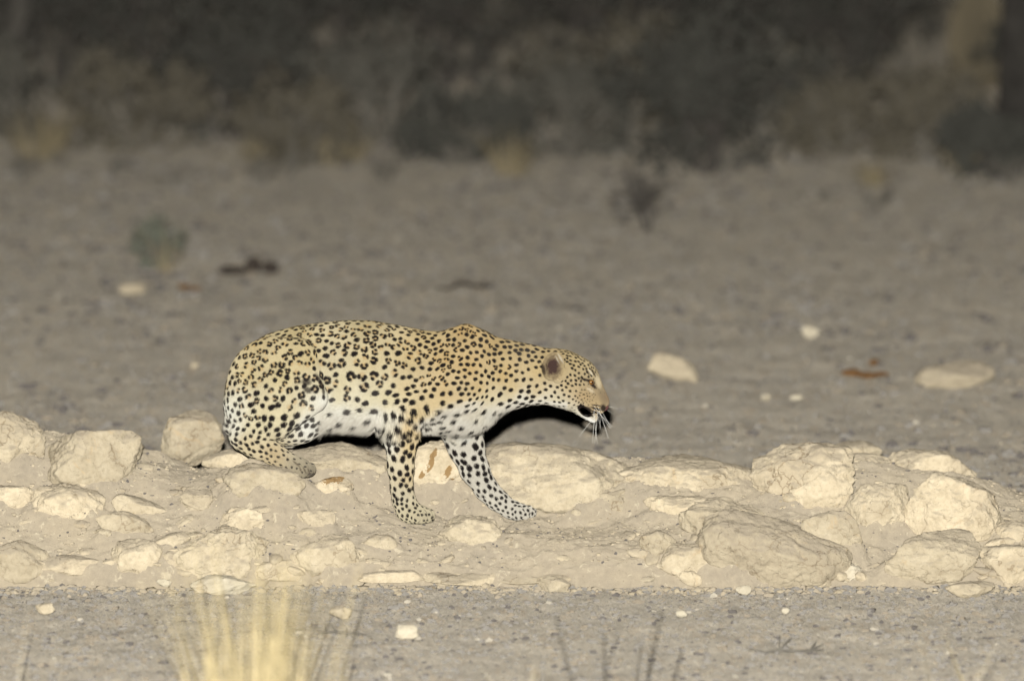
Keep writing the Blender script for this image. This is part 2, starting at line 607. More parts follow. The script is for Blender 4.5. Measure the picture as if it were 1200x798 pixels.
# ------------------------------------------------------------------ rocks
def rock_mesh(name, sub, r, seed, rough=1.0, flat=0.5, mat=None):
    flat = 0.45 + 0.55 * flat
    rng = np.random.default_rng(seed)
    bm = bmesh.new()
    bmesh.ops.create_icosphere(bm, subdivisions=sub, radius=1.0)
    me = bpy.data.meshes.new(name)
    bm.to_mesh(me)
    bm.free()
    n = len(me.vertices)
    v = np.empty(n * 3, dtype=np.float32)
    me.vertices.foreach_get('co', v)
    v = v.reshape(-1, 3).astype(float)
    d = v / np.linalg.norm(v, axis=1)[:, None]
    rad = np.full(n, 1.12)
    dw = d + 0.16 * np.stack([fbm(d * 2.2 + 3.3 * q + seed * 0.37, 3, seed + 70 + q) for q in range(3)], 1)
    dw /= np.linalg.norm(dw, axis=1)[:, None]
    for q in range(15):
        nn = rng.normal(size=3)
        if q == 0:
            nn = np.array([rng.normal() * 0.3, -1.0, rng.uniform(0.0, 0.5)])      # a broken face towards the track
        if q == 1:
            nn = np.array([rng.normal() * 0.25, rng.normal() * 0.2, 1.0])
        nn /= np.linalg.norm(nn)
        off = rng.uniform(0.60, 0.95)
        dd = off / np.maximum(dw @ nn, 0.05)
        k = 0.05
        hh = np.clip(0.5 + 0.5 * (rad - dd) / k, 0, 1)
        rad = rad * (1 - hh) + dd * hh - k * hh * (1 - hh)
    rad = rad * flat + (1 - flat) * 0.97
    sc = np.array(r)
    pm = d * sc / max(r)                 # keep the noise even on stretched rocks
    L = max(r)
    o = rng.uniform(-50, 50, 3)
    fr = max(1.0, L / 0.10)
    ax = rng.normal(size=3) * np.array([0.35, 0.35, 1.0])
    ax /= np.linalg.norm(ax)
    lay = (pm @ ax) * (3.2 * fr ** 0.6) + 1.1 * fbm(pm * 2.2 + o, 3, seed + 2)
    saw = np.abs((lay % 1.0) - 0.5) * 2                      # weathered layers
    wq = pm + 0.22 * np.stack([fbm(pm * 3 + o + q * 7.7, 2, seed + 40 + q) for q in range(3)], 1)
    ck = ridged(wq * 4.2 * fr ** 0.5 + o, 3, seed + 5)
    chip = np.clip(fbm(wq * 3.4 * fr ** 0.5 + o, 3, seed + 15) * 3.0, -1, 1)     # flakes broken off, with an edge
    rad = rad * (1 + rough * (0.13 * fbm(pm * 1.6 + o, 3, seed) - 0.05 * np.clip(ck - 0.66, 0, 1) * 2.2 + 0.030 * chip
                              + 0.030 * (np.minimum(saw * 2.2, 1) - 0.5) + 0.022 * fbm(pm * 9.0 * fr ** 0.7 + o, 4, seed + 9, 0.55)))
    if min(r) > 0.02:
        rad *= 1.06
    co = d * rad[:, None] * sc
    me.vertices.foreach_set('co', co.astype(np.float32).ravel())
    me.polygons.foreach_set('use_smooth', np.ones(len(me.polygons), dtype=bool))
    if mat:
        me.materials.append(mat)
    me.update()
    return me


def boulder(cx, cy, w, h, label, seed, mat=None, name='boulder', cat='boulder', group='boulders set in the bank', deep=0.75, rough=1.0, flat=0.55, rot=0.0, tilt=0.0, Y=None, push=0.25, fill=0.05):
    if Y is None:
        Y = max(bank_hit(cx, min(cy + 0.28 * h, 684))[1], -0.44)
    rx = w / 2 / 354 * 1.12
    rz = h / 2 / 354 * 1.04
    ry = max(rx * deep, rz * 0.8)
    c = P(cx, cy, max(Y + ry * push, -0.49 + 0.6 * ry if Y > -0.45 else -1))
    sub = 6 if w * h > 4200 else (5 if w * h > 900 else 4)
    if group == 'boulders set in the bank':
        FILL.append((c, (rx, ry, rz), fill + (((seed * 37) % 17) / 17 - 0.62) * 0.5))
    me = rock_mesh(name, sub, (rx, ry, rz), seed, rough, flat, mat or M_ROCK)
    o = link(name, me)
    o.location = c
    o.rotation_euler = (0, math.radians(tilt), math.radians(rot))
    return tag(o, label, cat, group)


B = [
    (8, 518, 100, 74, 'pale boulder cut by the left edge of the photo, on the crest', {}),
    (112, 540, 116, 82, 'largest pale boulder on the left crest, steep front face, flat top', dict(flat=0.75, rough=0.8)),
    (72, 588, 78, 52, 'rough rounded boulder just below the big left crest boulder', dict(rough=1.3)),
    (4, 584, 56, 36, 'small pale boulder at the left edge halfway up the bank', {}),
    (164, 596, 54, 30, 'smooth oblong cobble, upper of two lying side by side on the left', dict(rough=0.7, tilt=12)),
    (147, 616, 58, 38, 'smooth oblong cobble, lower of two lying side by side on the left', dict(rough=0.7, tilt=14)),
    (20, 656, 66, 52, 'domed pale boulder at the foot of the bank by the left edge', dict(rough=0.8)),
    (82, 663, 60, 28, 'low sand dusted rock at the foot of the bank right of the domed boulder', dict(mat=M_ROCK_SANDY)),
    (158, 658, 54, 52, 'upright pale boulder with two dark specks at the foot of the bank', {}),
    (199, 634, 40, 18, 'thin slanted pale slab lying in sand on the left of the bank', dict(tilt=-14, rough=0.8)),
    (210, 663, 40, 34, 'small smooth rock wedged at the bank foot beside the crumbly boulder', dict(mat=M_ROCK_SANDY, rough=0.7)),
    (262, 648, 84, 66, 'crumbly layered boulder at the bank foot behind the loose white slab', dict(rough=1.5)),
    (284, 614, 40, 36, 'knobbly rock leaning on top of the crumbly layered boulder', dict(rough=1.3)),
    (232, 588, 42, 28, 'low broken rock half buried in sand below the rear blurred boulder', dict(mat=M_ROCK_SANDY, rough=1.3)),
    (272, 540, 60, 30, 'flat pale rock under the rump of the leopard', dict(rough=0.8)),
    (310, 566, 78, 40, 'chunky boulder right below the hind foot of the leopard', dict(rough=1.2)),
    (452, 673, 84, 20, 'left one of the flat slabs forming the pale lip along the bank foot', dict(rough=0.5, flat=0.8, Y=-0.46)),
    (535, 674, 90, 17, 'middle one of the flat slabs forming the pale lip along the bank foot', dict(rough=0.5, flat=0.8, Y=-0.46)),
    (618, 676, 84, 16, 'right one of the flat slabs forming the pale lip along the bank foot', dict(rough=0.5, flat=0.8, Y=-0.46)),
    (402, 541, 98, 46, 'broad smooth boulder under the belly of the leopard', dict(rough=0.7, Y=0.10)),
    (386, 572, 44, 26, 'small rock with a brown patch on top in front of the belly boulder', dict(rough=1.2, mat=M_ROCK_STAIN_TOP)),
    (367, 608, 40, 26, 'small worn rock in open sand left of the near front paw', dict(mat=M_ROCK_SANDY, rough=1.3)),
    (383, 655, 62, 62, 'craggy upright boulder at the bank foot left of the long pale lip', dict(rough=1.4, flat=0.7)),
    (328, 668, 62, 30, 'flat low slab at the bank foot left of the craggy upright boulder', dict(rough=0.6)),
    (448, 637, 33, 22, 'small bright stone alone in sand below the near front paw', dict(rough=0.8)),
    (556, 623, 66, 40, 'cracked pale rock in sand between and below the two front paws', dict(rough=1.5)),
    (515, 548, 74, 70, 'boulder with brown stains seen between the front legs', dict(Y=0.16, mat=M_ROCK_STAIN)),
    (660, 560, 184, 78, 'longest boulder on the crest, below and right of the leopard head', dict(rough=0.95, flat=0.6)),
    (802, 558, 146, 52, 'long low boulder on the crest right of the longest one', dict(rough=0.9)),
    (704, 589, 84, 42, 'broken ledge rock in front of the longest crest boulder', dict(rough=1.5, tilt=-8)),
    (793, 592, 68, 26, 'thin flaky slab in sand below the long low crest boulder', dict(rough=1.4)),
    (848, 610, 84, 52, 'knobbly boulder in the middle of the bank, right of the flaky slab', dict(rough=1.5, tilt=10)),
    (771, 638, 40, 36, 'small rough rock touching the left of a bigger rock at the bank foot', dict(rough=1.3)),
    (804, 659, 60, 48, 'rough pale boulder at the bank foot left of the huge sandy boulder', dict(rough=1.1)),
    (943, 562, 112, 80, 'tall round boulder on the right crest with sandy cap', dict(rough=0.9, flat=0.5)),
    (908, 644, 138, 84, 'huge sand covered boulder at the bank foot right of centre', dict(mat=M_ROCK_SANDY, rough=0.9, flat=0.5, tilt=10, fill=-0.2)),
    (972, 627, 64, 62, 'pale rounded block forming the right shoulder of the huge sandy boulder', dict(rough=0.9)),
    (1030, 600, 70, 88, 'bright upright boulder between the huge sandy one and the right cluster', dict(rough=0.8, flat=0.65)),
    (1078, 562, 104, 70, 'wide rounded boulder at the back of the right crest', dict(rough=0.8, Y=0.34)),
    (1122, 602, 112, 86, 'long pale boulder sloping down to the right edge', dict(rough=0.9, tilt=22)),
    (1095, 656, 104, 66, 'rounded layered boulder at the bank foot on the far right', dict(rough=0.9)),
    (992, 673, 36, 26, 'little angular white block below the crack of the huge sandy boulder', dict(flat=0.9, mat=M_ROCK_WHITE)),
    (1190, 626, 50, 36, 'round rock halfway up the bank at the right edge', {}),
    (1186, 662, 70, 44, 'crumbly rock at the bank foot cut by the right edge', dict(rough=1.4)),
    (1012, 544, 56, 26, 'low rock between the two round boulders of the right crest', dict(Y=0.32)),
]
for k, (cx, cy, w, h, lab, kw) in enumerate(B):
    boulder(cx, cy, w, h, lab, 100 + 7 * k, **kw)

# rocks behind and in front of the bank
boulder(227, 512, 78, 56, 'blurred square topped boulder standing behind the bank left of the leopard', 901, Y=0.75, group='rocks behind the bank', flat=0.8, rough=0.6)
boulder(1000, 530, 54, 30, 'blurred low rock behind the right crest between two boulders', 902, Y=0.9, group='rocks behind the bank', name='rock', cat='rock')
boulder(1186, 586, 56, 26, 'blurred flat rock behind the bank at the right edge', 903, Y=0.95, group='rocks behind the bank', name='rock', cat='rock')


def ground_rock(cx, cy, w, h, label, seed, mat=M_ROCK_WHITE, name='rock', cat='rock', group='loose rocks on the open ground', **kw):
    g = G(cx, cy + h * 0.42)
    s = ppm(g[1])
    rx, rz = w / 2 / s * 1.04, h / 2 / s * 1.12
    me = rock_mesh(name, 5 if w > 30 else 4, (rx, max(rx * 0.6, rz), rz), seed, kw.get('rough', 0.9), kw.get('flat', 0.7), mat)
    o = link(name, me)
    o.location = (g[0], g[1] + 0.3 * rx, rz * 0.72)
    o.rotation_euler = (0, math.radians(kw.get('tilt', 0)), math.radians(kw.get('rot', 0)))
    return tag(o, label, cat, group)


ground_rock(258, 686, 74, 22, 'loose white flat slab lying on the ground against the bank foot', 911, rough=1.1)
ground_rock(652, 685, 34, 16, 'cream rounded stone on the ground at the bank foot below centre', 912, M_ROCK, name='stone', cat='stone')
ground_rock(871, 691, 17, 12, 'small bright white stone on the ground just before the bank', 913, name='stone', cat='stone')
ground_rock(1139, 690, 54, 18, 'flat cream slab on the ground before the right end of the bank', 914, M_ROCK)
ground_rock(617, 681, 16, 6, 'thin pale chip on the ground touching the bank lip', 915, name='stone', cat='stone')
ground_rock(193, 683, 18, 8, 'small pale chip at the bank foot left of the loose white slab', 916, name='stone', cat='stone')
ground_rock(55, 713, 22, 15, 'small pale stone in the left foreground below the domed boulder', 917, M_ROCK, name='stone', cat='stone')
ground_rock(476, 740, 28, 17, 'blurred pale stone in the foreground right of the straw tuft', 918, name='stone', cat='stone')
ground_rock(401, 718, 24, 15, 'blurred dull stone just right of the straw tuft', 919, M_ROCK, name='stone', cat='stone')
ground_rock(799, 719, 12, 10, 'tiny white stone in the right foreground below the bank', 920, name='stone', cat='stone')
ground_rock(920, 716, 9, 8, 'tiny white stone in the foreground right of the bright white stone', 921, name='stone', cat='stone')
ground_rock(793, 435, 58, 26, 'whitish wedge shaped rock on the plain right of the leopard head', 922, M_ROCK_SANDY, tilt=18, flat=0.95, rough=1.6)
ground_rock(1127, 439, 88, 29, 'long pale rock on the plain at far right, thick at its right end', 923, M_ROCK_SANDY, tilt=-9, flat=0.95, rough=1.2)
ground_rock(948, 388, 21, 14, 'small white stone alone on the plain above the wedge shaped rock', 924, name='stone', cat='stone')
ground_rock(157, 339, 28, 14, 'blurred pinkish stone on the plain below the little green shrub', 925, M_ROCK, name='stone', cat='stone')
ground_rock(897, 466, 14, 9, 'small whitish stone on the plain below the brown dung', 926, name='stone', cat='stone')
ground_rock(228, 428, 11, 9, 'small pinkish stone on the plain left of the leopard back', 927, M_ROCK, name='stone', cat='stone')
ground_rock(935, 466, 16, 7, 'flat grey stone on the plain beside the small whitish one', 928, name='stone', cat='stone')

# the bank's own surface, sand banked up round every boulder
USE_FILL = True
bx = np.arange(-3.0, 3.001, 0.0085)
by = np.concatenate([[-0.515, -0.508, -0.503], np.arange(-0.50, -0.46, 0.003), np.arange(-0.458, 0.40, 0.0075), np.arange(0.41, 0.88, 0.016)])
XX, YY = np.meshgrid(bx, by)
xs, ys = XX.ravel(), YY.ravel()
wob = 0.035 * fbm(np.stack([xs * 4, xs * 0, xs * 0], 1), 3, 44) + 0.016 * fbm(np.stack([xs * 22, xs * 0, xs * 0], 1), 2, 45)
zb = bank_surface(xs, ys)
fade = np.clip((2.98 - np.abs(xs)) / 0.4, 0, 1)
zb = zb * fade - 0.05 * (1 - fade)
V = np.stack([xs, ys + wob * np.clip((0.1 - ys) / 0.5, 0, 1), zb], 1)
nx, ny = len(bx), len(by)
idx = np.arange(nx * ny).reshape(ny, nx)
F = np.stack([idx[:-1, :-1].ravel(), idx[:-1, 1:].ravel(), idx[1:, 1:].ravel(), idx[1:, :-1].ravel()], 1)
bank = link('bank', mesh_np('bank', V, F), M_BANK)
tag(bank, 'low sandy bank of crumbled limestone running across the whole scene', 'bank', kind='structure')
del bank['category']


# stones half buried in the bank: parts of it
stone_me = [rock_mesh('stone', 3, (1.0, 0.8, 0.7), 300 + k, 1.2, 0.7, M_ROCK if k % 2 else M_ROCK_SANDY) for k in range(8)]
rs = random.Random(5)
cnt = 0
while cnt < 270:
    px, py = rs.uniform(-10, 1210), rs.uniform(545, 682)
    if 430 < px < 640 and 560 < py < 618 and rs.random() < 0.8:
        continue
    if 265 < px < 375 and py < 565:
        continue
    q = bank_hit(px, py)
    if q[1] > 0.32 or q[1] < -0.5:
        continue
    s = rs.choice((3.0, 3.5, 4, 5, 5, 6, 7, 9, 11, 13)) / 354
    o = link('stone', stone_me[cnt % 8], None, bank)
    o.location = (q[0], q[1] + 0.3 * s, q[2] - 0.25 * s)
    o.rotation_euler = (rs.uniform(-0.3, 0.3), rs.uniform(-0.4, 0.4), rs.uniform(0, 6.28))
    o.scale = (s * rs.uniform(0.9, 1.6), s, s * rs.uniform(0.6, 1.0))
    cnt += 1

# ------------------------------------------------------------------ the leopard: one body surface grown from a distance field
VX = 0.0032
LO = np.array([P(248, 0)[0], -0.27, 0.05])
HI = np.array([P(726, 0)[0], 0.27, P(600, 355)[2]])
DIM = np.ceil((HI - LO) / VX).astype(int) + 1
FIELD = np.full(DIM, 0.08, dtype=np.float32)
K1 = 1 / 354.0
AX = [LO[k] + VX * np.arange(DIM[k]) for k in range(3)]


def sub_grid(lo, hi, m):
    a = np.clip(np.floor((np.asarray(lo) - m - LO) / VX).astype(int), 0, DIM - 1)
    b = np.clip(np.ceil((np.asarray(hi) + m - LO) / VX).astype(int) + 1, 1, DIM)
    sl = tuple(slice(a[k], b[k]) for k in range(3))
    g = [AX[0][sl[0]].astype(np.float32)[:, None, None], AX[1][sl[1]].astype(np.float32)[None, :, None], AX[2][sl[2]].astype(np.float32)[None, None, :]]
    return sl, g


def put(sl, d, k, cut=False):
    a = FIELD[sl]
    if cut:
        d = -d
        h = np.clip(0.5 - 0.5 * (d - a) / k, 0, 1)
        FIELD[sl] = a * h + d * (1 - h) + k * h * (1 - h) if False else np.maximum(a, d)
        return
    h = np.clip(0.5 + 0.5 * (a - d) / k, 0, 1)
    FIELD[sl] = a * (1 - h) + d * h - k * h * (1 - h)


def ell(px, py, Y, rx, ry, rz, k=6, ang=0.0, cut=False, yaw=0.0):
    """Ellipsoid, centre in photo pixels, Y and radii in pixels at the leopard, ang = nose-down tilt in degrees."""
    c = P(px, py, Y * K1)
    r = np.array([rx, ry, rz]) * K1
    R = max(r)
    sl, (x, y, z) = sub_grid(c - R, c + R, k * K1 + 0.012)
    x, y, z = x - c[0], y - c[1], z - c[2]
    ca, sa = math.cos(math.radians(ang)), math.sin(math.radians(ang))
    u = x * ca - z * sa
    w = x * sa + z * ca
    cy_, sy_ = math.cos(math.radians(yaw)), math.sin(math.radians(yaw))
    u, v = u * cy_ + y * sy_, -u * sy_ + y * cy_
    q = np.sqrt((u / r[0]) ** 2 + (v / r[1]) ** 2 + (w / r[2]) ** 2)
    g = np.sqrt((u / r[0] ** 2) ** 2 + (v / r[1] ** 2) ** 2 + (w / r[2] ** 2) ** 2) + 1e-6
    put(sl, q * (q - 1) / g, k * K1, cut)


def cone(a, b, ra, rb, k=6, sq=1.0):
    """Tapered capsule between two (px, py, Y) points, radii in pixels."""
    A, B_ = P(a[0], a[1], a[2] * K1), P(b[0], b[1], b[2] * K1)
    ra, rb = ra * K1, rb * K1
    R = max(ra, rb)
    sl, (x, y, z) = sub_grid(np.minimum(A, B_) - R, np.maximum(A, B_) + R, k * K1 + 0.012)
    D = B_ - A
    L2 = D @ D
    t = np.clip(((x - A[0]) * D[0] + (y - A[1]) * D[1] + (z - A[2]) * D[2]) / L2, 0, 1)
    d = np.sqrt((x - A[0] - t * D[0]) ** 2 + ((y - A[1] - t * D[1]) / sq) ** 2 + (z - A[2] - t * D[2]) ** 2) - (ra + (rb - ra) * t)
    put(sl, d, k * K1)


def chain(pts, k=6):
    for a, b in zip(pts[:-1], pts[1:]):
        cone(a[:3], b[:3], a[3], b[3], k)


def sweep(st, k=6, e=2.0):
    """Barrel from stations (px, top, bottom, half width)."""
    st = np.array(st, float)
    X = np.array([P(a, 400)[0] for a in st[:, 0]])
    T = np.array([P(600, a)[2] for a in st[:, 1]])
    Bt = np.array([P(600, a)[2] for a in st[:, 2]])
    Wd = st[:, 3] * K1
    xf = np.linspace(X[0], X[-1], 300)

    def sm(v):
        r = np.interp(xf, X, v)
        for _ in range(10):
            q = r.copy()
            q[1:-1] = (r[:-2] + 2 * r[1:-1] + r[2:]) / 4
            r = q
        return r
    T, Bt, Wd = sm(T), sm(Bt), sm(Wd)
    lo = np.array([X[0], -Wd.max(), Bt.min()])
    hi = np.array([X[-1], Wd.max(), T.max()])
    sl, (x, y, z) = sub_grid(lo, hi, k * K1 + 0.012)
    xx = np.clip(x, X[0], X[-1])
    t = np.interp(xx, xf, T).astype(np.float32)
    b = np.interp(xx, xf, Bt).astype(np.float32)
    w = np.interp(xx, xf, Wd).astype(np.float32)
    zc, hz = (t + b) / 2, np.maximum((t - b) / 2, 0.004)
    dz = z - zc
    # pear section: wider below the middle
    w = w * (1 - 0.12 * np.clip(dz / hz, -1, 1))
    q = np.sqrt((y / w) ** 2 + (dz / hz) ** 2)
    g = np.sqrt((y / w ** 2) ** 2 + (dz / hz ** 2) ** 2) + 1e-6
    d = q * (q - 1) / g
    ex = np.maximum(X[0] - x, x - X[-1])
    d = np.maximum(d, ex)
    put(sl, d.astype(np.float32), k * K1)


# trunk and neck
sweep([(262, 462, 472, 6), (265, 446, 480, 20), (270, 433, 486, 28), (280, 418, 494, 36), (293, 404, 499, 42), (312, 392, 502, 46), (345, 382.5, 504, 45),
       (385, 377, 504, 45), (410, 375.5, 505, 50), (436, 376, 506, 52), (465, 381, 506, 49), (500, 388, 508, 45), (530, 389, 507, 42), (552, 390, 502, 40), (575, 394, 492, 35),
       (600, 399, 480, 30), (625, 404, 474, 25), (650, 411, 474, 21)], 8)
# shoulders: blade, upper arm
for s in (-1, 1):
    cone((546, 393.5, s * 11), (543, 448, s * 34), 14, 24, 10)
    cone((530, 399, s * 12), (522, 450, s * 33), 13, 24, 10)
    cone((562, 402, s * 10), (550, 450, s * 28), 13, 24, 14)
    ell(535, 462, s * 22, 42, 24, 38, 14, 20)
    cone((541, 455, s * 34), (483, 478, s * 40), 24, 22, 9)
ell(552, 486, 0, 32, 30, 22, 10, -20)
# near fore leg
chain([(474, 478, -38, 24), (470, 512, -38, 19.5), (469.5, 548, -37, 14.5), (470.5, 570, -36, 12.5), (473, 586, -36, 12.5), (479, 598, -36, 13.5)], 6)
ell(486, 602, -36, 21, 15, 12, 5, 8)
for j, yy in enumerate((-11, -4, 4, 11)):
    dx = 11 - abs(yy) * 0.45
    ell(490 + dx * 0.75 + yy * 0.75, 604.5 - yy * 0.05, -38 - dx * 0.6 + yy * 0.75, 8.8, 5.0, 8.6, 0.9, 12, yaw=-45)
# far fore leg, reaching forward
cone((534, 488, 24), (545, 518, 24), 26, 21, 16)
chain([(543, 515, 25, 21), (547, 526, 25, 19.5), (556, 550, 22, 16.5), (570, 573, 21, 13.2), (582, 585, 20, 12), (596, 595, 20, 11.5)], 6)
ell(606, 598, 20, 19, 15, 12, 4, 12)
for j, yy in enumerate((-11, -4, 4, 11)):
    dx = 11 - abs(yy) * 0.45
    ell(609 + dx * 0.8 + yy * 0.65, 600 - yy * 0.05, 18 - dx * 0.5 + yy * 0.8, 9.2, 5.2, 9.0, 0.9, 14, yaw=-38)
# near hind leg, folded
ell(322, 450, -39, 55, 24, 56, 5)
ell(306, 470, -32, 42, 22, 48, 10)
cone((348, 420, -39), (367, 464, -50), 24, 16, 5)
cone((366, 467, -51), (322, 496, -46), 17, 18, 5)
cone((322, 496, -42), (286, 512, -36), 18, 15, 8)
chain([(284, 512, -36, 15.5), (300, 522, -37, 14.5), (322, 532, -38, 12.5), (338, 541, -40, 11)], 5)
ell(349, 547, -41, 17, 14, 12, 4, 20)
for j, yy in enumerate((-10, -3.5, 3.5, 10)):
    dx = 12 - abs(yy) * 0.45
    ell(350 + dx * 0.75 + yy * 0.75, 551.0 - yy * 0.1, -42 - dx * 0.6 + yy * 0.75, 8.6, 4.8, 8.6, 0.8, 24, yaw=-45)
# far hind leg
ell(325, 450, 34, 54, 22, 54, 12)
cone((345, 430, 34), (380, 484, 36), 24, 17, 10)
cone((380, 488, 34), (340, 512, 30), 15, 13, 8)
chain([(320, 510, 34, 12), (334, 517, 40, 9)], 5)
ell(338, 500, 0, 40, 30, 22, 12)
# tail hanging behind
chain([(276, 450, 4, 11), (272, 476, 14, 9.5), (272, 500, 32, 9), (280, 518, 60, 8), (320, 528, 66, 7)], 5)

# head
ell(657, 440, 0, 32, 27, 31, 8, 25)
ell(672, 446, 0, 26, 25, 28, 8, 30)
ell(664, 461, 0, 24, 24, 18, 8, 25)
ell(684, 437, 0, 16, 17, 14, 6, 50)
cone((684, 450, 0), (703, 472, 0), 17, 9.5, 6, 0.95)
cone((692, 441, 0), (707, 469, 0), 9.5, 6.5, 5, 1.1)
cone((670, 469, 0), (695, 489.5, 0), 11, 5.8, 4, 1.4)
for s in (-1, 1):
    ell(697, 474, s * 8, 12, 9.5, 9.0, 3, 25)       # whisker pad
    ell(703, 478.5, s * 5, 6, 6, 6.5, 3, 0)
    ell(689, 440.5, s * 13, 9, 6, 4.5, 4, 40)        # brow
    ell(684, 459, s * 16, 13, 8, 9, 6, 35)           # cheek bone
    ell(648.5, 429, s * 34, 14.0, 8.5, 17, 3, 12, yaw=-s * 26)  # ear
    cone((660, 437, s * 26), (654, 444, s * 30), 6, 5, 5)
    ell(693, 448, s * 20.5, 4.6, 4.0, 3.0, 1.5, 40, cut=True)   # eye socket
    ell(650.5, 428.5, s * 41.5, 10.2, 11.0, 13.0, 1, 12, cut=True, yaw=-s * 26)
ell(685, 481.5, 0, 8.6, 22, 4.4, 1, 40, cut=True)       # open mouth
ell(692, 483.5, 0, 7, 22, 1.6, 1, 12, cut=True)


def surface_nets(f):
    inside = f < 0
    nx, ny, nz = f.shape
    c = np.zeros((nx - 1, ny - 1, nz - 1), dtype=np.uint8)
    for dx in (0, 1):
        for dy in (0, 1):
            for dz in (0, 1):
                c += inside[dx:nx - 1 + dx, dy:ny - 1 + dy, dz:nz - 1 + dz]
    act = (c > 0) & (c < 8)
    I = np.argwhere(act)
    vid = np.full(act.shape, -1, dtype=np.int64)
    vid[act] = np.arange(len(I))
    cor = [(dx, dy, dz) for dx in (0, 1) for dy in (0, 1) for dz in (0, 1)]
    val = np.stack([f[I[:, 0] + a, I[:, 1] + b, I[:, 2] + d] for a, b, d in cor], 1)
    acc = np.zeros((len(I), 3))
    num = np.zeros(len(I))
    for a in range(8):
        for b in range(a + 1, 8):
            if sum(abs(np.array(cor[a]) - np.array(cor[b]))) != 1:
                continue
            m = (val[:, a] < 0) != (val[:, b] < 0)
            t = val[m, a] / (val[m, a] - val[m, b])
            acc[m] += np.array(cor[a]) + t[:, None] * (np.array(cor[b]) - np.array(cor[a]))
            num[m] += 1
    pos = I + acc / num[:, None]
    faces = []
    for ax in range(3):
        s0 = [slice(None)] * 3
        s1 = [slice(None)] * 3
        s0[ax] = slice(0, -1)
        s1[ax] = slice(1, None)
        A, B_ = inside[tuple(s0)], inside[tuple(s1)]
        E = np.argwhere(A != B_)
        o1, o2 = [(1, 2), (2, 0), (0, 1)][ax]
        ok = (E[:, o1] > 0) & (E[:, o2] > 0) & (E[:, o1] < f.shape[o1] - 1) & (E[:, o2] < f.shape[o2] - 1)
        E = E[ok]
        fl_ = A[tuple(E.T)]
        q = []
        for d1, d2 in ((1, 1), (0, 1), (0, 0), (1, 0)):
            e = E.copy()
            e[:, o1] -= d1
            e[:, o2] -= d2
            q.append(vid[tuple(e.T)])
        q = np.stack(q, 1)
        q[~fl_] = q[~fl_][:, ::-1]
        faces.append(q)
    return pos, np.concatenate(faces)


pos, LF = surface_nets(FIELD)
LV = LO + pos * VX
del FIELD
# light smoothing of the voxel steps
nb = np.concatenate([LF[:, [0, 1]], LF[:, [1, 2]], LF[:, [2, 3]], LF[:, [3, 0]]])
for _ in range(3):
    acc = np.zeros_like(LV)
    cn = np.zeros(len(LV))
    for a, b in ((0, 1), (1, 0)):
        for k in range(3):
            acc[:, k] += np.bincount(nb[:, a], weights=LV[nb[:, b], k], minlength=len(LV))
        cn += np.bincount(nb[:, a], minlength=len(LV))
    LV = LV * 0.5 + 0.5 * acc / np.maximum(cn, 1)[:, None]


def vnormals(V, F):
    n = np.cross(V[F[:, 2]] - V[F[:, 0]], V[F[:, 3]] - V[F[:, 1]])
    out = np.zeros_like(V)
    for k in range(4):
        for j in range(3):
            out[:, j] += np.bincount(F[:, k], weights=n[:, j], minlength=len(V))
    return out / (np.linalg.norm(out, axis=1)[:, None] + 1e-12)


LN = vnormals(LV, LF)
NV = len(LV)


def to_px(V):
    d = V - np.array(CAM)
    f = d[:, 1] * CP - d[:, 2] * SP
    up = d[:, 1] * SP + d[:, 2] * CP
    return 600 + FPX * d[:, 0] / f, 399 - FPX * up / f


# body chart: as if every point stood on the near side
VM = LV.copy()
VM[:, 1] = -np.abs(LV[:, 1])
U_, V_ = to_px(VM)
Uo, Vo = to_px(LV)
FAR = LV[:, 1] > 0.004
farleg = (FAR & (Vo > 507) & (Uo > 490)) | ((Uo > 548) & (Vo > 545))
farhind = FAR & (Vo > 470) & (Uo < 420)

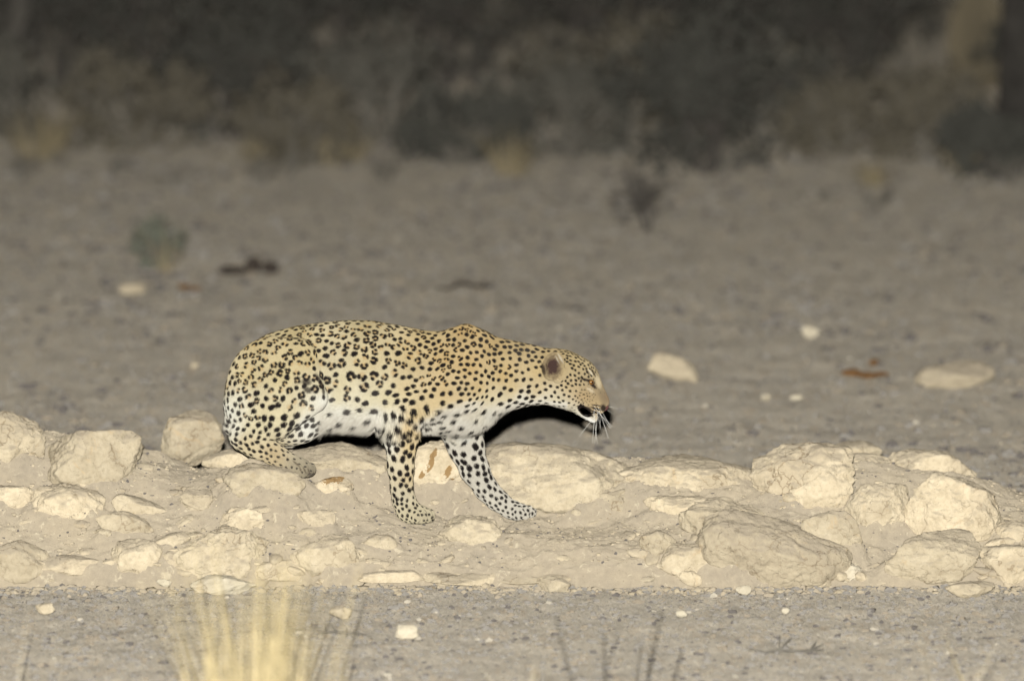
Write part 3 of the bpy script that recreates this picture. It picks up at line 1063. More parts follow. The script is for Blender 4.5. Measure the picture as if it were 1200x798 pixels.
# coat colours, (px, py, r, g, b)
CC = np.array([
    (395, 465, 218, 204, 168), (430, 470, 218, 206, 172), (455, 468, 214, 198, 158), (330, 490, 216, 202, 166), (300, 500, 214, 200, 164), (540, 470, 212, 184, 136), (510, 470, 212, 186, 138), (600, 455, 212, 184, 132), (630, 458, 212, 186, 138),
    (265, 450, 200, 182, 148), (300, 400, 188, 166, 120), (345, 386, 186, 166, 120), (430, 380, 182, 163, 121), (360, 420, 203, 181, 132), (430, 425, 206, 185, 140),
    (400, 450, 212, 196, 158), (420, 468, 218, 206, 182), (440, 455, 212, 198, 164), (400, 485, 226, 222, 215), (440, 488, 226, 222, 216), (420, 503, 226, 224, 220),
    (290, 440, 204, 183, 135), (330, 440, 206, 186, 138), (310, 480, 210, 194, 156), (340, 480, 212, 196, 160), (378, 450, 205, 190, 156), (380, 470, 225, 221, 214),
    (360, 500, 226, 222, 216), (268, 482, 222, 218, 208), (275, 470, 218, 210, 190), (272, 500, 222, 216, 202), (290, 520, 204, 184, 146), (320, 532, 196, 172, 132), (352, 550, 164, 150, 126),
    (365, 556, 130, 118, 100), (500, 395, 190, 165, 116), (545, 385, 192, 160, 106), (520, 420, 204, 172, 116), (480, 420, 200, 176, 128), (550, 430, 204, 170, 112), (520, 460, 208, 178, 126),
    (560, 455, 208, 178, 122), (475, 455, 208, 186, 142), (462, 490, 222, 214, 200), (480, 500, 212, 180, 124), (487, 490, 212, 182, 128), (457, 520, 222, 216, 206), (480, 525, 212, 184, 132), (466, 550, 215, 200, 172),
    (478, 560, 208, 184, 142), (470, 580, 205, 192, 166), (485, 600, 196, 182, 152), (505, 606, 190, 176, 148), (500, 484, 212, 188, 140), (520, 480, 212, 188, 140), (515, 500, 222, 216, 205), (540, 497, 226, 224, 220), (560, 482, 218, 204, 176), (575, 485, 225, 222, 216),
    (555, 505, 226, 224, 220), (590, 440, 206, 174, 114), (580, 405, 190, 160, 108), (612, 404, 184, 158, 112), (640, 410, 186, 160, 114), (630, 435, 206, 178, 124), (590, 466, 216, 200, 166),
    (612, 469, 224, 219, 210), (635, 469, 222, 214, 202), (570, 470, 214, 196, 156), (655, 470, 214, 200, 172), (668, 452, 206, 180, 134), (672, 424, 190, 166, 118), (690, 430, 190, 168, 126), (655, 415, 186, 160, 114),
    (684, 466, 194, 160, 108), (698, 470, 184, 158, 114), (704, 456, 156, 136, 106), (699, 445, 186, 164, 126), (711, 466, 130, 100, 78), (690, 493, 236, 234, 230), (672, 483, 216, 204, 182), (680, 489, 232, 228, 220), (698, 479, 196, 164, 116), (694, 475, 192, 160, 110), (703, 480, 196, 170, 128),
], float)
w = np.zeros((NV, len(CC)), dtype=np.float32)
for k in range(len(CC)):
    w[:, k] = 1.0 / (((U_ - CC[k, 0]) ** 2 + (V_ - CC[k, 1]) ** 2) + 60.0) ** 1.45
w /= w.sum(1)[:, None]
CL = np.stack([lin(*c[2:], k=0.585) for c in CC])
lum = CL.mean(1)[:, None]
CL = (lum + (CL - lum) * 0.86) * np.where(CC[:, 0] < 515, 1.08, 0.97)[:, None] * np.array([0.985, 1.0, 0.97])
BASE = w @ CL
WHITE = lin(220, 213, 199, k=0.57)
BASE[farleg] = WHITE * 0.9
BASE[farhind] = BASE[farhind] * 0.4 + WHITE * 0.6
under = np.clip((-LN[:, 2] - 0.25) / 0.4, 0, 1) * (V_ > 470) * (U_ < 665) * (Vo < 512) * (U_ > 372)
BASE = BASE * (1 - under[:, None]) + WHITE * under[:, None]
BASE *= (1 + 0.07 * fbm(LV * 60, 3, 5) + 0.09 * fbm(LV * 17, 3, 6))[:, None]  # dirty mottling and soft fur shadow put into the coat colour

# spot fields, (px, py, spacing, radius, rosette share, grey) in photo pixels
SC = np.array([
    (300, 400, 11.5, 4.9, 0.75, 0), (345, 392, 11.5, 4.9, 0.75, 0), (345, 420, 13.5, 6.0, 0.9, 0), (400, 386, 11.5, 4.7, 0.7, 0), (430, 410, 15, 6.8, 1.0, 0), (420, 440, 17, 7.8, 1.0, 0), (470, 390, 11, 4.6, 0.6, 0),
    (470, 425, 14, 6.0, 0.9, 0), (380, 455, 15, 6.0, 0.9, 0.05), (420, 465, 15, 5.8, 0.7, 0.15), (440, 485, 19, 5.2, 0, 0.55), (400, 490, 21, 4.6, 0, 0.65), (425, 500, 24, 4.0, 0, 0.7), (385, 475, 24, 3.5, 0, 0.6), (275, 440, 11.5, 4.8, 0.6, 0), (300, 440, 13, 5.6, 0.85, 0),
    (330, 450, 13, 5.4, 0.75, 0), (300, 480, 12.5, 4.9, 0.4, 0), (330, 485, 13, 5.2, 0, 0), (270, 485, 11, 3.6, 0, 0.3), (300, 515, 8.5, 2.9, 0, 0), (330, 537, 8, 2.2, 0, 0.2), (355, 552, 10, 1.6, 0, 0.3), (365, 500, 12, 4.5, 0, 0.5),
    (520, 400, 10.5, 3.9, 0.35, 0), (545, 385, 9.5, 3.7, 0.2, 0), (520, 440, 11.5, 4.2, 0.35, 0), (490, 450, 11.5, 4.2, 0.3, 0), (550, 440, 10.5, 3.2, 0, 0), (560, 470, 11, 3.0, 0, 0), (475, 475, 12, 4.4, 0, 0), (468, 500, 13.5, 5.3, 0, 0),
    (468, 525, 14, 5.6, 0, 0), (468, 550, 12.0, 4.4, 0, 0), (470, 572, 9.5, 3.4, 0, 0), (480, 590, 8, 2.6, 0, 0), (495, 604, 7.5, 2.0, 0, 0.1), (510, 490, 16, 4.6, 0, 0), (545, 500, 21, 4.2, 0, 0.1), (530, 485, 15, 4.4, 0, 0), (580, 480, 15, 4.0, 0, 0), (565, 495, 24, 3.6, 0, 0.15),
    (590, 430, 11.5, 3.2, 0.1, 0), (580, 400, 10.5, 3.8, 0.1, 0.1), (615, 405, 10, 3.5, 0, 0.25), (620, 440, 11.5, 3.0, 0, 0), (610, 463, 12, 3.8, 0, 0), (640, 460, 11, 2.8, 0, 0), (640, 415, 9, 2.8, 0, 0), (670, 420, 6.0, 2.1, 0, 0), (690, 432, 5.6, 1.9, 0, 0),
    (672, 450, 6.6, 2.1, 0, 0), (682, 462, 4.8, 1.3, 0, 0), (660, 468, 7.0, 2.3, 0, 0), (675, 480, 7, 1.4, 0, 0), (698, 455, 5, 0.9, 0, 0), (692, 463, 4.6, 1.0, 0, 0), (705, 466, 7, 0.3, 0, 0), (690, 490, 10, 0.2, 0, 0),
], float)
w = np.zeros((NV, len(SC)), dtype=np.float32)
for k in range(len(SC)):
    w[:, k] = 1.0 / (((U_ - SC[k, 0]) ** 2 + (V_ - SC[k, 1]) ** 2) + 20.0) ** 2
w /= w.sum(1)[:, None]
SC[:, 2] *= np.where((SC[:, 1] < 475) & (SC[:, 0] < 640), 0.90, 1.0)
SC[:, 3] *= np.where((SC[:, 1] < 475) & (SC[:, 0] < 640), 0.90, 0.97)
SPF = w @ SC[:, 2:]
tleg = np.clip((Vo - 510) / 90, 0, 1)
SPF[farleg] = np.stack([15 - 7.5 * tleg, 5.4 - 3.2 * tleg, tleg * 0, tleg * 0], 1)[farleg]
SPF[farhind, 0] = 12
SPF[farhind, 1] = 4.0
SPF[farhind, 3] = 0.35
ear = (np.abs(LV[:, 1]) > 22.5 * K1) & (((U_ - 650.5) / 17) ** 2 + ((V_ - 430) / 19) ** 2 < 1)
SPF[ear, 1] = 0.0

# which way the coat lies
FLOW = np.zeros((NV, 3))
FLOW[:] = (-1.0, 0.0, -0.25)
leg_n = ((U_ < 512) & (U_ > 440) & (V_ > 478) & (LV[:, 1] < 0)) | farleg
FLOW[leg_n] = (0.1, 0.0, -1.0)
FLOW[farleg] = (0.45, 0, -0.9)
hind = (U_ < 378) & (V_ > 445)
FLOW[hind] = (-0.55, 0, -0.8)
shank = (U_ < 372) & (V_ > 515)
FLOW[shank] = (0.85, 0, -0.4)
headm = U_ > 645
FLOW[headm] = (-0.8, 0.0, 0.25)
jaw = headm & (V_ > 470)
FLOW[jaw] = (-0.8, 0.0, -0.4)
belly = (V_ > 488) & (U_ > 375) & (U_ < 600) & ~leg_n
FLOW[belly] = (-0.6, 0, -0.7)
FLOW -= (FLOW * LN).sum(1)[:, None] * LN
FLOW /= np.linalg.norm(FLOW, axis=1)[:, None] + 1e-9
SIDE = np.cross(LN, FLOW)

kd = KDTree(NV)
for i in range(NV):
    kd.insert(LV[i], i)
kd.balance()
alive = np.ones(NV, dtype=bool)
DARK = np.zeros(NV)
GREY = np.zeros(NV)
OCH = np.zeros(NV)
order = RNG.permutation(NV)
Pn = fbm(LV * 140, 2, 77)
spots = []
for i in order:
    if not alive[i]:
        continue
    sp = SPF[i, 0] * 0.69 * K1 * RNG.uniform(0.9, 1.1)
    for (_, j, _) in kd.find_range(LV[i], sp):
        alive[j] = False
    if SPF[i, 1] > 0.4:
        spots.append(i)
kds = KDTree(len(spots))
for n_, i in enumerate(spots):
    kds.insert(LV[i], n_)
kds.balance()
for i in spots:
    nn_ = [d_ for (_, _, d_) in kds.find_n(LV[i], 4)][1:]
    ros = RNG.random() < SPF[i, 2]
    rad = min(SPF[i, 1] * K1 * (1.15 if ros else 0.95 - 0.27 * min(1, SPF[i, 2] * 1.3)), 0.5 * nn_[0] * 1.0, 0.5 * nn_[2])
    near = np.array([j for (_, j, _) in kd.find_range(LV[i], rad * 1.6)])
    near = near[(LN[near] @ LN[i]) > 0.1]
    D = LV[near] - LV[i]
    a = D @ FLOW[i] / rad
    b = D @ SIDE[i] / rad
    th = RNG.uniform(-0.4, 0.4)
    a, b = a * math.cos(th) + b * math.sin(th), -a * math.sin(th) + b * math.cos(th)
    nz = Pn[near] * 0.22
    dk = np.zeros(len(near))
    if ros:
        m = RNG.integers(3, 5)
        ph = RNG.uniform(0, 6.28)
        skip = RNG.random() < 0.6
        for q in range(m):
            an = ph + 6.283 * q / m + RNG.uniform(-0.45, 0.45)
            if q == m - 1 and skip:
                continue
            ca, sa = math.cos(an), math.sin(an)
            x_, y_ = a - 0.60 * ca, b - 0.60 * sa
            tr = x_ * ca + y_ * sa
            tt = -x_ * sa + y_ * ca
            d = np.sqrt((tr / (0.40 * RNG.uniform(0.85, 1.15))) ** 2 + (tt / (0.52 * RNG.uniform(0.8, 1.3))) ** 2) + nz
            dk = np.maximum(dk, np.clip((1.2 - d) / 0.35, 0, 1))
        OCH[near] = np.maximum(OCH[near], np.clip((0.95 - np.hypot(a, b)) * 2, 0, 1))
    else:
        m = RNG.integers(1, 3) if rad > 2.6 * K1 else 1
        for q in range(m):
            ox, oy = (0, 0) if m == 1 else (RNG.uniform(-0.3, 0.3), RNG.uniform(-0.3, 0.3))
            el = RNG.uniform(0.9, 1.2)
            d = np.sqrt(((a - ox) / (0.90 * el)) ** 2 + ((b - oy) / (0.82 / el ** 0.5)) ** 2) + nz
            dk = np.maximum(dk, np.clip((1.18 - d) / 0.32, 0, 1))
    DARK[near] = np.maximum(DARK[near], dk)
    GREY[near] = np.maximum(GREY[near], SPF[i, 3] * (dk > 0))

OCHRE = lin(192, 150, 88, k=0.585)
COAT = BASE * (1 - 0.42 * OCH[:, None]) + OCHRE * 0.42 * OCH[:, None]
SPOT = lin(24, 20, 19)[None] * (1 - GREY[:, None]) + lin(78, 74, 70)[None] * GREY[:, None]
COAT = COAT * (1 - DARK[:, None]) + SPOT * DARK[:, None]


def blot(px, py, rx, ry, ang, col, amt=1.0, soft=0.35, near_only=True):
    """Marking or painted crease shade on the coat, in photo pixels on the near side chart."""
    ca, sa = math.cos(math.radians(ang)), math.sin(math.radians(ang))
    x, y = U_ - px, V_ - py
    a, b = x * ca + y * sa, -x * sa + y * ca
    d = np.sqrt((a / rx) ** 2 + (b / ry) ** 2) + Pn * 0.15
    m = np.clip((1 + soft - d) / (2 * soft), 0, 1) * amt
    COAT[:] = COAT * (1 - m[:, None]) + col[None] * m[:, None]


BLK = lin(30, 24, 23)
DRED = lin(58, 34, 30)
# mouth lining, lip stripes, eye line, nose bridge, ear
mouth = ((((U_ - 685) * 0.766 + (V_ - 481.5) * 0.643) / 9.8) ** 2 + ((-(U_ - 685) * 0.643 + (V_ - 481.5) * 0.766) / 5.4) ** 2 < 1) & (V_ < 489)
COAT[mouth] = BLK * 0.7
for (a, b, rx, ry, an) in ((699, 475.0, 6.5, 0.9, 10), (699, 479.0, 7.0, 1.5, 16), (698.5, 483.0, 6.0, 1.4, 18)):
    blot(a, b, rx, ry, an, BLK, 0.95, 0.25)
blot(687, 445.2, 7.0, 1.5, 16, BLK, 0.95)
blot(695.5, 452.2, 4.5, 1.7, 38, BLK, 0.95)
blot(693, 448, 5.0, 3.2, 40, BLK, 0.85)
blot(701.0, 447, 2.8, 8, -16, lin(212, 196, 164, 0.585), 0.7)
blot(695.5, 437, 1.2, 5.0, -30, BLK, 0.7)
blot(692, 436, 1.0, 4.5, -35, lin(226, 214, 190, 0.585), 0.8)
blot(688.5, 436, 1.2, 4.0, -35, BLK, 0.8)
blot(692, 457, 5, 1.8, 30, lin(222, 206, 178, 0.585), 0.6)
blot(707, 466, 4.0, 10, -20, lin(128, 114, 92, 0.585), 0.45)
blot(707.2, 478, 3.4, 4.4, -20, BLK, 0.95)
blot(690, 483.5, 5.0, 2.4, 38, BLK, 0.95)
blot(692.5, 486.5, 3.5, 1.3, 30, BLK, 0.9)
blot(689.5, 479.5, 4.5, 2.6, 25, BLK, 0.9)
blot(680.5, 478.5, 3.0, 1.6, 30, BLK, 0.9)
blot(691, 492.5, 9, 2.3, 22, lin(236, 233, 228, 0.61), 0.9)
for (a, b, rx, ry, an) in ((357, 551, 0.9, 4.5, -25), (362, 552.5, 0.9, 4.5, -25), (352, 550, 0.8, 4, -20), (347, 543, 5, 1.0, 40)):  # shade between the hind toes painted as thin dark lines
    blot(a, b, rx, ry, an, lin(70, 60, 50), 0.75, 0.25)
for (a, b, rx, ry, an) in ((374.5, 446, 2.2, 9, -28), (359, 448, 6, 3.2, 8), (361, 457, 5, 3.5, 20), (379, 458, 1.8, 6, -8)):  # two black spots, plus painted shade along the thigh's front crease
    blot(a, b, rx, ry, an, BLK, 0.85)
iy = np.abs(LV[:, 1])
inner = ear & ((((U_ - 650) / 8) ** 2 + ((V_ - 428) / 10.5) ** 2) < 1) & (LN[:, 1] * np.sign(LV[:, 1]) > 0.2)
em = np.clip((1.2 - np.sqrt(((U_ - 650) / 14.5) ** 2 + ((V_ - 429) / 16.5) ** 2) + Pn * 0.15) / 0.35, 0, 1) * (np.abs(LV[:, 1]) > 22.5 * K1)
COAT = COAT * (1 - em[:, None]) + lin(186, 166, 128, 0.585) * em[:, None]
er = np.clip(1.55 - np.sqrt(((U_ - 648.0) / 9.0) ** 2 + ((V_ - 429) / 12.5) ** 2) + Pn * 0.35, 0, 1)[:, None] * ear[:, None]
COAT = COAT * (1 - er) + lin(58, 44, 40) * er
blot(637, 433, 2.0, 7.5, -12, BLK, 0.9)
blot(657, 420, 1.2, 6, -30, lin(206, 196, 178, 0.585), 0.7)
blot(653, 421, 0.9, 5, -25, lin(196, 186, 168, 0.585), 0.6)
blot(365, 557, 5, 2.5, 25, lin(62, 56, 52), 0.7)

FL = np.interp(V_, [375, 400, 470, 485, 500], [0.0055, 0.0055, 0.007, 0.011, 0.030])
FL = np.where((U_ > 470) & (U_ < 600) & (V_ > 480), 0.018, FL)
FL = np.where(leg_n & ((V_ > 512) | farleg), 0.0065, FL)
FL = np.where(shank, 0.006, FL)
FL = np.where((U_ > 500) & (V_ < 470), 0.005, FL)
FL = np.where((U_ < 378) & (V_ > 440), np.minimum(FL, 0.007), FL)
FL = np.where(headm, 0.0035, FL)
FL = np.where(U_ > 676, 0.0022, FL)
FL = np.where(mouth, 0.0008, FL)
FL = np.where(headm & (V_ > 474) & (U_ < 690), 0.007, FL)
FL = np.where((V_ > 586) | (shank & (U_ > 340)), 0.0045, FL)


def coat_material(fur):
    m, nt, b = new_mat('leopard fur' if fur else 'leopard skin')
    at = N(nt, 'ShaderNodeAttribute', attribute_name='coat')
    geo = N(nt, 'ShaderNodeNewGeometry')
    nz = noise_tex(nt, geo.outputs['Position'], 420, 3, 0.6)
    v = N(nt, 'ShaderNodeMapRange')
    v.inputs[1].default_value = 0.25
    v.inputs[2].default_value = 0.75
    v.inputs[3].default_value = 0.82
    v.inputs[4].default_value = 1.16
    nt.links.new(nz, v.inputs[0])
    c = mixc(nt, 1.0, at.outputs['Color'], v.outputs[0], 'MULTIPLY')
    nt.links.new(c, b.inputs['Base Color'])
    b.inputs['Roughness'].default_value = 0.75
    b.inputs['Specular IOR Level'].default_value = 0.05
    b.inputs['Diffuse Roughness'].default_value = 0.7
    if fur:
        an = N(nt, 'ShaderNodeAttribute', attribute_name='lie')
        vt = N(nt, 'ShaderNodeVectorMath', operation='NORMALIZE')
        nt.links.new(an.outputs['Vector'], vt.inputs[0])
        nt.links.new(vt.outputs[0], b.inputs['Normal'])
    else:
        nt.links.new(bump(nt, nz, 0.4, 0.002), b.inputs['Normal'])
    return m


M_SKIN = coat_material(False)
M_FUR = coat_material(True)
foot = P(470, 612, -0.10)
leo_me = mesh_np('leopard', LV, LF)
set_col(leo_me, 'coat', COAT)
leopard = link('leopard', leo_me, M_SKIN)
tag(leopard, 'spotted leopard crouching low and stalking to the right on the rocky bank', 'leopard')

# fur: short blades of hair rooted all over the body
NF = 420000
ri = RNG.integers(0, NV, NF)
hl = FL[ri] * RNG.uniform(0.6, 1.25, NF)
keep = ~mouth[ri]
ri, hl = ri[keep], hl[keep]
nf = len(ri)
root = LV[ri] + (RNG.normal(size=(nf, 1)) * FLOW[ri] + RNG.normal(size=(nf, 1)) * SIDE[ri]) * 0.0014 - LN[ri] * 0.0008
rv = RNG.normal(size=(nf, 3)) * 0.16
lift = np.where(hl > 0.0125, 0.42, 0.30)[:, None]
di = FLOW[ri] + LN[ri] * lift + rv
di /= np.linalg.norm(di, axis=1)[:, None]
tip = root + di * hl[:, None]
sd_ = np.cross(di, LN[ri] + RNG.normal(size=(nf, 3)) * 0.3)
sd_ /= np.linalg.norm(sd_, axis=1)[:, None] + 1e-9
wd = np.clip(hl * 0.11, 0.0005, 0.0011)[:, None]
FVt = np.stack([root - sd_ * wd, root + sd_ * wd, tip], 1).reshape(-1, 3)
fur_me = mesh_np('fur', FVt, np.arange(nf * 3).reshape(nf, 3))
cv = COAT[ri] * RNG.uniform(0.72, 1.24, nf)[:, None]
set_col(fur_me, 'coat', np.repeat(cv, 3, axis=0))
ln = LN[ri] + RNG.normal(size=(nf, 3)) * 0.10
set_vec(fur_me, 'lie', np.repeat(ln, 3, axis=0))
fur = link('fur', fur_me, M_FUR, leopard)
tag(fur, kind='stuff')

# eye, nose, whiskers
bvh = BVHTree.FromPolygons([tuple(v) for v in LV], [tuple(f) for f in LF.tolist()])


def on_leo(px, py):
    d = Vector(ray(px, py)).normalized()
    h = bvh.ray_cast(CAM, d)
    return h[0], h[1]


def ball(name, c, r, mat, parent, n=12, sc=(1, 1, 1)):
    bm = bmesh.new()
    bmesh.ops.create_uvsphere(bm, u_segments=n * 2, v_segments=n, radius=r)
    for v in bm.verts:
        v.co.x *= sc[0]
        v.co.y *= sc[1]
        v.co.z *= sc[2]
    me = bpy.data.meshes.new(name)
    bm.to_mesh(me)
    bm.free()
    me.polygons.foreach_set('use_smooth', np.ones(len(me.polygons), dtype=bool))
    o = link(name, me, mat, parent)
    o.location = c
    return o


def simple(name, col, rough, spec=0.5):
    m, nt, b = new_mat(name)
    b.inputs['Base Color'].default_value = (*col, 1)
    b.inputs['Roughness'].default_value = rough
    b.inputs['Specular IOR Level'].default_value = spec
    return m


M_EYE = simple('amber eye', (0.17, 0.075, 0.016), 0.08, 0.6)
M_PUPIL = simple('pupil', (0.012, 0.01, 0.01), 0.1, 0.5)
M_NOSE = plain_mat('nose skin', (0.035, 0.02, 0.02), (0.16, 0.065, 0.06), 120, 0.45)
M_WHISK = simple('whisker', (0.85, 0.83, 0.78), 0.5, 0.3)
h, nrm = on_leo(693, 448)
ex = h + Vector((-0.001, 0.0035, 0))
e1 = ball('eye', ex, 3.3 * K1, M_EYE, leopard)
pp = ex + Vector((0.45, -0.85, -0.05)).normalized() * 2.0 * K1
ball('pupil', pp, 1.6 * K1, M_PUPIL, e1)
e2 = ball('eye', Vector((ex.x, -ex.y, ex.z)), 3.3 * K1, M_EYE, leopard)
ball('pupil', Vector((pp.x, -pp.y, pp.z)), 1.35 * K1, M_PUPIL, e2)
nb_ = P(708.8, 476.5, 0)
no = ball('nose', Vector(nb_), 5.8 * K1, M_NOSE, leopard, 12, (0.75, 1.15, 0.85))
no.rotation_euler = (0, math.radians(25), 0)
rw = random.Random(3)
for s in (-1, 1):
    for k in range(8 if s == -1 else 4):
        a, b = rw.uniform(695, 703), rw.uniform(475, 483)
        hh, nn = on_leo(a, b)
        if hh is None:
            continue
        r0 = np.array(hh)
        t_ = rw.uniform(0, 1)
        end = P(676 + 48 * t_ + rw.uniform(-3, 3), 503 + 17 * (1 - (2 * t_ - 0.9) ** 2) - (8 if t_ > .8 else 0), -0.10 - 0.04 * rw.random())
        mid = r0 * 0.5 + end * 0.5 + np.array([0, -0.015, 0.006])
        pts = [r0, r0 * 0.25 + mid * 0.75 + (r0 - mid) * 0.1, mid * 0.55 + end * 0.45, end]
        if s == 1:
            pts = [np.array([p[0], -p[1], p[2]]) for p in pts]
        mb = MB()
        mb.tube(pts, [0.0003, 0.0004, 0.0004, 0.0002], 4)
        mb.build('whisker', M_WHISK, leopard)

# ------------------------------------------------------------------ plants
def branchy(mb, p, d, L, r, depth, rng, leaf=None, spread=0.6, kids=3):
    d = d / np.linalg.norm(d)
    q = p + d * L * 0.5 + rng.normal(size=3) * L * 0.05
    e = p + d * L + rng.normal(size=3) * L * 0.08
    mb.tube([p, q, e], [r, r * 0.8, r * 0.55], 4)
    if depth == 0:
        if leaf is not None:
            leaf.append(e)
            leaf.append(q)
        return
    for k in range(kids):
        nd = d + rng.normal(size=3) * spread
        nd[2] = nd[2] * 0.8 + 0.12
        o = e if k < kids - 1 else q
        branchy(mb, o, nd, L * rng.uniform(0.55, 0.85), r * 0.58, depth - 1, rng, leaf, spread, kids)


def leaves(mb, pts, rng, n, size, sp):
    for p in pts:
        for _ in range(n):
            c = p + rng.normal(size=3) * sp
            a = rng.normal(size=3)
            a /= np.linalg.norm(a)
            b = np.cross(a, rng.normal(size=3))
            b /= np.linalg.norm(b) + 1e-9
            s = size * rng.uniform(0.6, 1.4)
            mb.quad(c - a * s, c + b * s * 0.45, c + a * s, c - b * s * 0.45)


def shrub(px, py, wpx, hpx, label, seed, leafmat, twigmat, dens=6, stems=6, group='shrubs of the thicket', name='shrub', cat='shrub', leafsize=0.028, Y=None):
    g = G(px, py)
    g[2] = -0.02
    s = ppm(g[1])
    w_, h_ = wpx / s, hpx / s
    rng = np.random.default_rng(seed)
    root_ = empty(name, g)
    tag(root_, label, cat, group)
    tw, pts = MB(), []
    for k in range(stems):
        an = rng.uniform(0, 6.283)
        sp = rng.uniform(0.15, 1.0)
        d = np.array([math.cos(an) * sp * w_ / h_ * 0.8, math.sin(an) * sp * 0.6, 1.0])
        d /= np.linalg.norm(d)
        branchy(tw, g + np.array([math.cos(an), math.sin(an), 0]) * 0.05 * w_, d, h_ * 0.36, max(0.006, h_ * 0.020), 3, rng, pts, 0.5, 3)
    tw.build('branches', twigmat, root_)
    if dens:
        lf = MB()
        leaves(lf, pts, rng, dens, leafsize, 0.055 * h_)
        # low skirt of leaves and dead stuff round the stems
        low = [g + np.array([rng.uniform(-0.5, 0.5) * w_, rng.uniform(-0.3, 0.3) * w_, abs(rng.normal()) * 0.18 * h_]) for _ in range(40)]
        leaves(lf, low, rng, 5, leafsize, 0.06 * h_)
        lf.build('foliage', leafmat, root_, False)
    return root_


def tuft(px, py, wpx, hpx, n, label, seed, mat, group='dry grass tufts', lean=0.25, bw=0.004, at=None, foot=0.14, fan=2.2):
    g = G(px, py) if at is None else np.array(at)
    s = ppm(g[1])
    w_, h_ = wpx / s, hpx / s
    rng = np.random.default_rng(seed)
    mb = MB()
    for k in range(n):
        b = g + np.array([rng.normal() * w_ * foot, rng.normal() * w_ * foot, -0.01])
        d = np.array([(b[0] - g[0]) / w_ * fan + rng.normal() * lean, rng.normal() * lean, 1.0])
        L = h_ * rng.uniform(0.45, 1.05)
        d = d / np.linalg.norm(d) * L
        side = np.array([math.cos(k), math.sin(k), 0]) * bw
        mpt = b + d * 0.55 + np.array([0, 0, 0.02 * L])
        e = b + d + np.array([d[0] * 0.25, d[1] * 0.25, -0.08 * L])
        mb.quad(b - side, b + side, mpt + side * 0.8, mpt - side * 0.8)
        mb.quad(mpt - side * 0.8, mpt + side * 0.8, e + side * 0.15, e - side * 0.15)
    o = mb.build('grass_tuft', mat, None, False)
    return tag(o, label, 'grass tuft', group)


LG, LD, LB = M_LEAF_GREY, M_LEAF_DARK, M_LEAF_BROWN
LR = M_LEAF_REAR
TH = [
    (30, 165, 170, 150, 'low grey shrub at the left edge of the thicket, front row', LG, M_TWIG, 2),
    (150, 172, 150, 130, 'grey brown shrub in the front row at left above the green shrub', LB, M_TWIG, 2),
    (270, 160, 170, 170, 'dark grey shrub in the front row above the dark stick on the plain', LD, M_TWIG_DARK, 3),
    (355, 190, 110, 120, 'brownish leaning shrub at the front left of the thicket', LB, M_TWIG, 2),
    (445, 165, 150, 160, 'grey shrub in the front row above the leopard back', LG, M_TWIG, 2),
    (545, 185, 120, 110, 'low dark shrub left of the pale grass clump', LD, M_TWIG, 3),
    (660, 180, 130, 130, 'grey shrub right of the pale grass clump', LG, M_TWIG, 2),
    (735, 160, 140, 170, 'grey brown shrub left of the big dark bush', LB, M_TWIG, 2),
    (830, 200, 170, 210, 'biggest dark bush hanging into the plain right of centre', LD, M_TWIG_DARK, 5),
    (900, 170, 130, 150, 'grey twiggy shrub just right of the biggest dark bush', LG, M_TWIG, 2),
    (985, 180, 120, 110, 'low brown shrub between big dark bush and yellow grass', LB, M_TWIG, 2),
    (1085, 185, 120, 130, 'grey brown shrub right of the yellow grass clump', LB, M_TWIG, 2),
    (1170, 205, 120, 90, 'dark rounded bush at the right edge of the thicket', LD, M_TWIG_DARK, 5),
    (60, 100, 230, 230, 'tall dark shrub in the second row at far left', LD, M_TWIG_DARK, 4),  # from here back, darker materials stand in for the fading light
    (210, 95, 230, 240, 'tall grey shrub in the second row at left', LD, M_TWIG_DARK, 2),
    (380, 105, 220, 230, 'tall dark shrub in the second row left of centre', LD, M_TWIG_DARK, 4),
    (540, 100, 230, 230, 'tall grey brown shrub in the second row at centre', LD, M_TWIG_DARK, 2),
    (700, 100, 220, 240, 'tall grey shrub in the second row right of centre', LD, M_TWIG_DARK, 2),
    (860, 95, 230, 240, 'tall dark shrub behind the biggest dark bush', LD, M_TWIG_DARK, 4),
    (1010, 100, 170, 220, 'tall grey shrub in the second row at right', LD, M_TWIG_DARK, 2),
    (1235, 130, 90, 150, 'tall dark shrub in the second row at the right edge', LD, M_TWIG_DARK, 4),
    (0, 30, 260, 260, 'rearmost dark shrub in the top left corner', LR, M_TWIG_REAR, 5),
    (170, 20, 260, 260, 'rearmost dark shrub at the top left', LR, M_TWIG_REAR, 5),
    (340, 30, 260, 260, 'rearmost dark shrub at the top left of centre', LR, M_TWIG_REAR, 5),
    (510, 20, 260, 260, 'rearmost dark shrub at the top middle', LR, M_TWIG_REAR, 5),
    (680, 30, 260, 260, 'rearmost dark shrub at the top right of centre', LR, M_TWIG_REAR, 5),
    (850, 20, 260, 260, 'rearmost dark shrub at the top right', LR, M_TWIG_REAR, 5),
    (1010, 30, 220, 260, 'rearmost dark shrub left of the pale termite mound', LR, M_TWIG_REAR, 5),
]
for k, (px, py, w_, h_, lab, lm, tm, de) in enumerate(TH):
    shrub(px, py, w_, h_, lab, 500 + k, lm, tm, de)

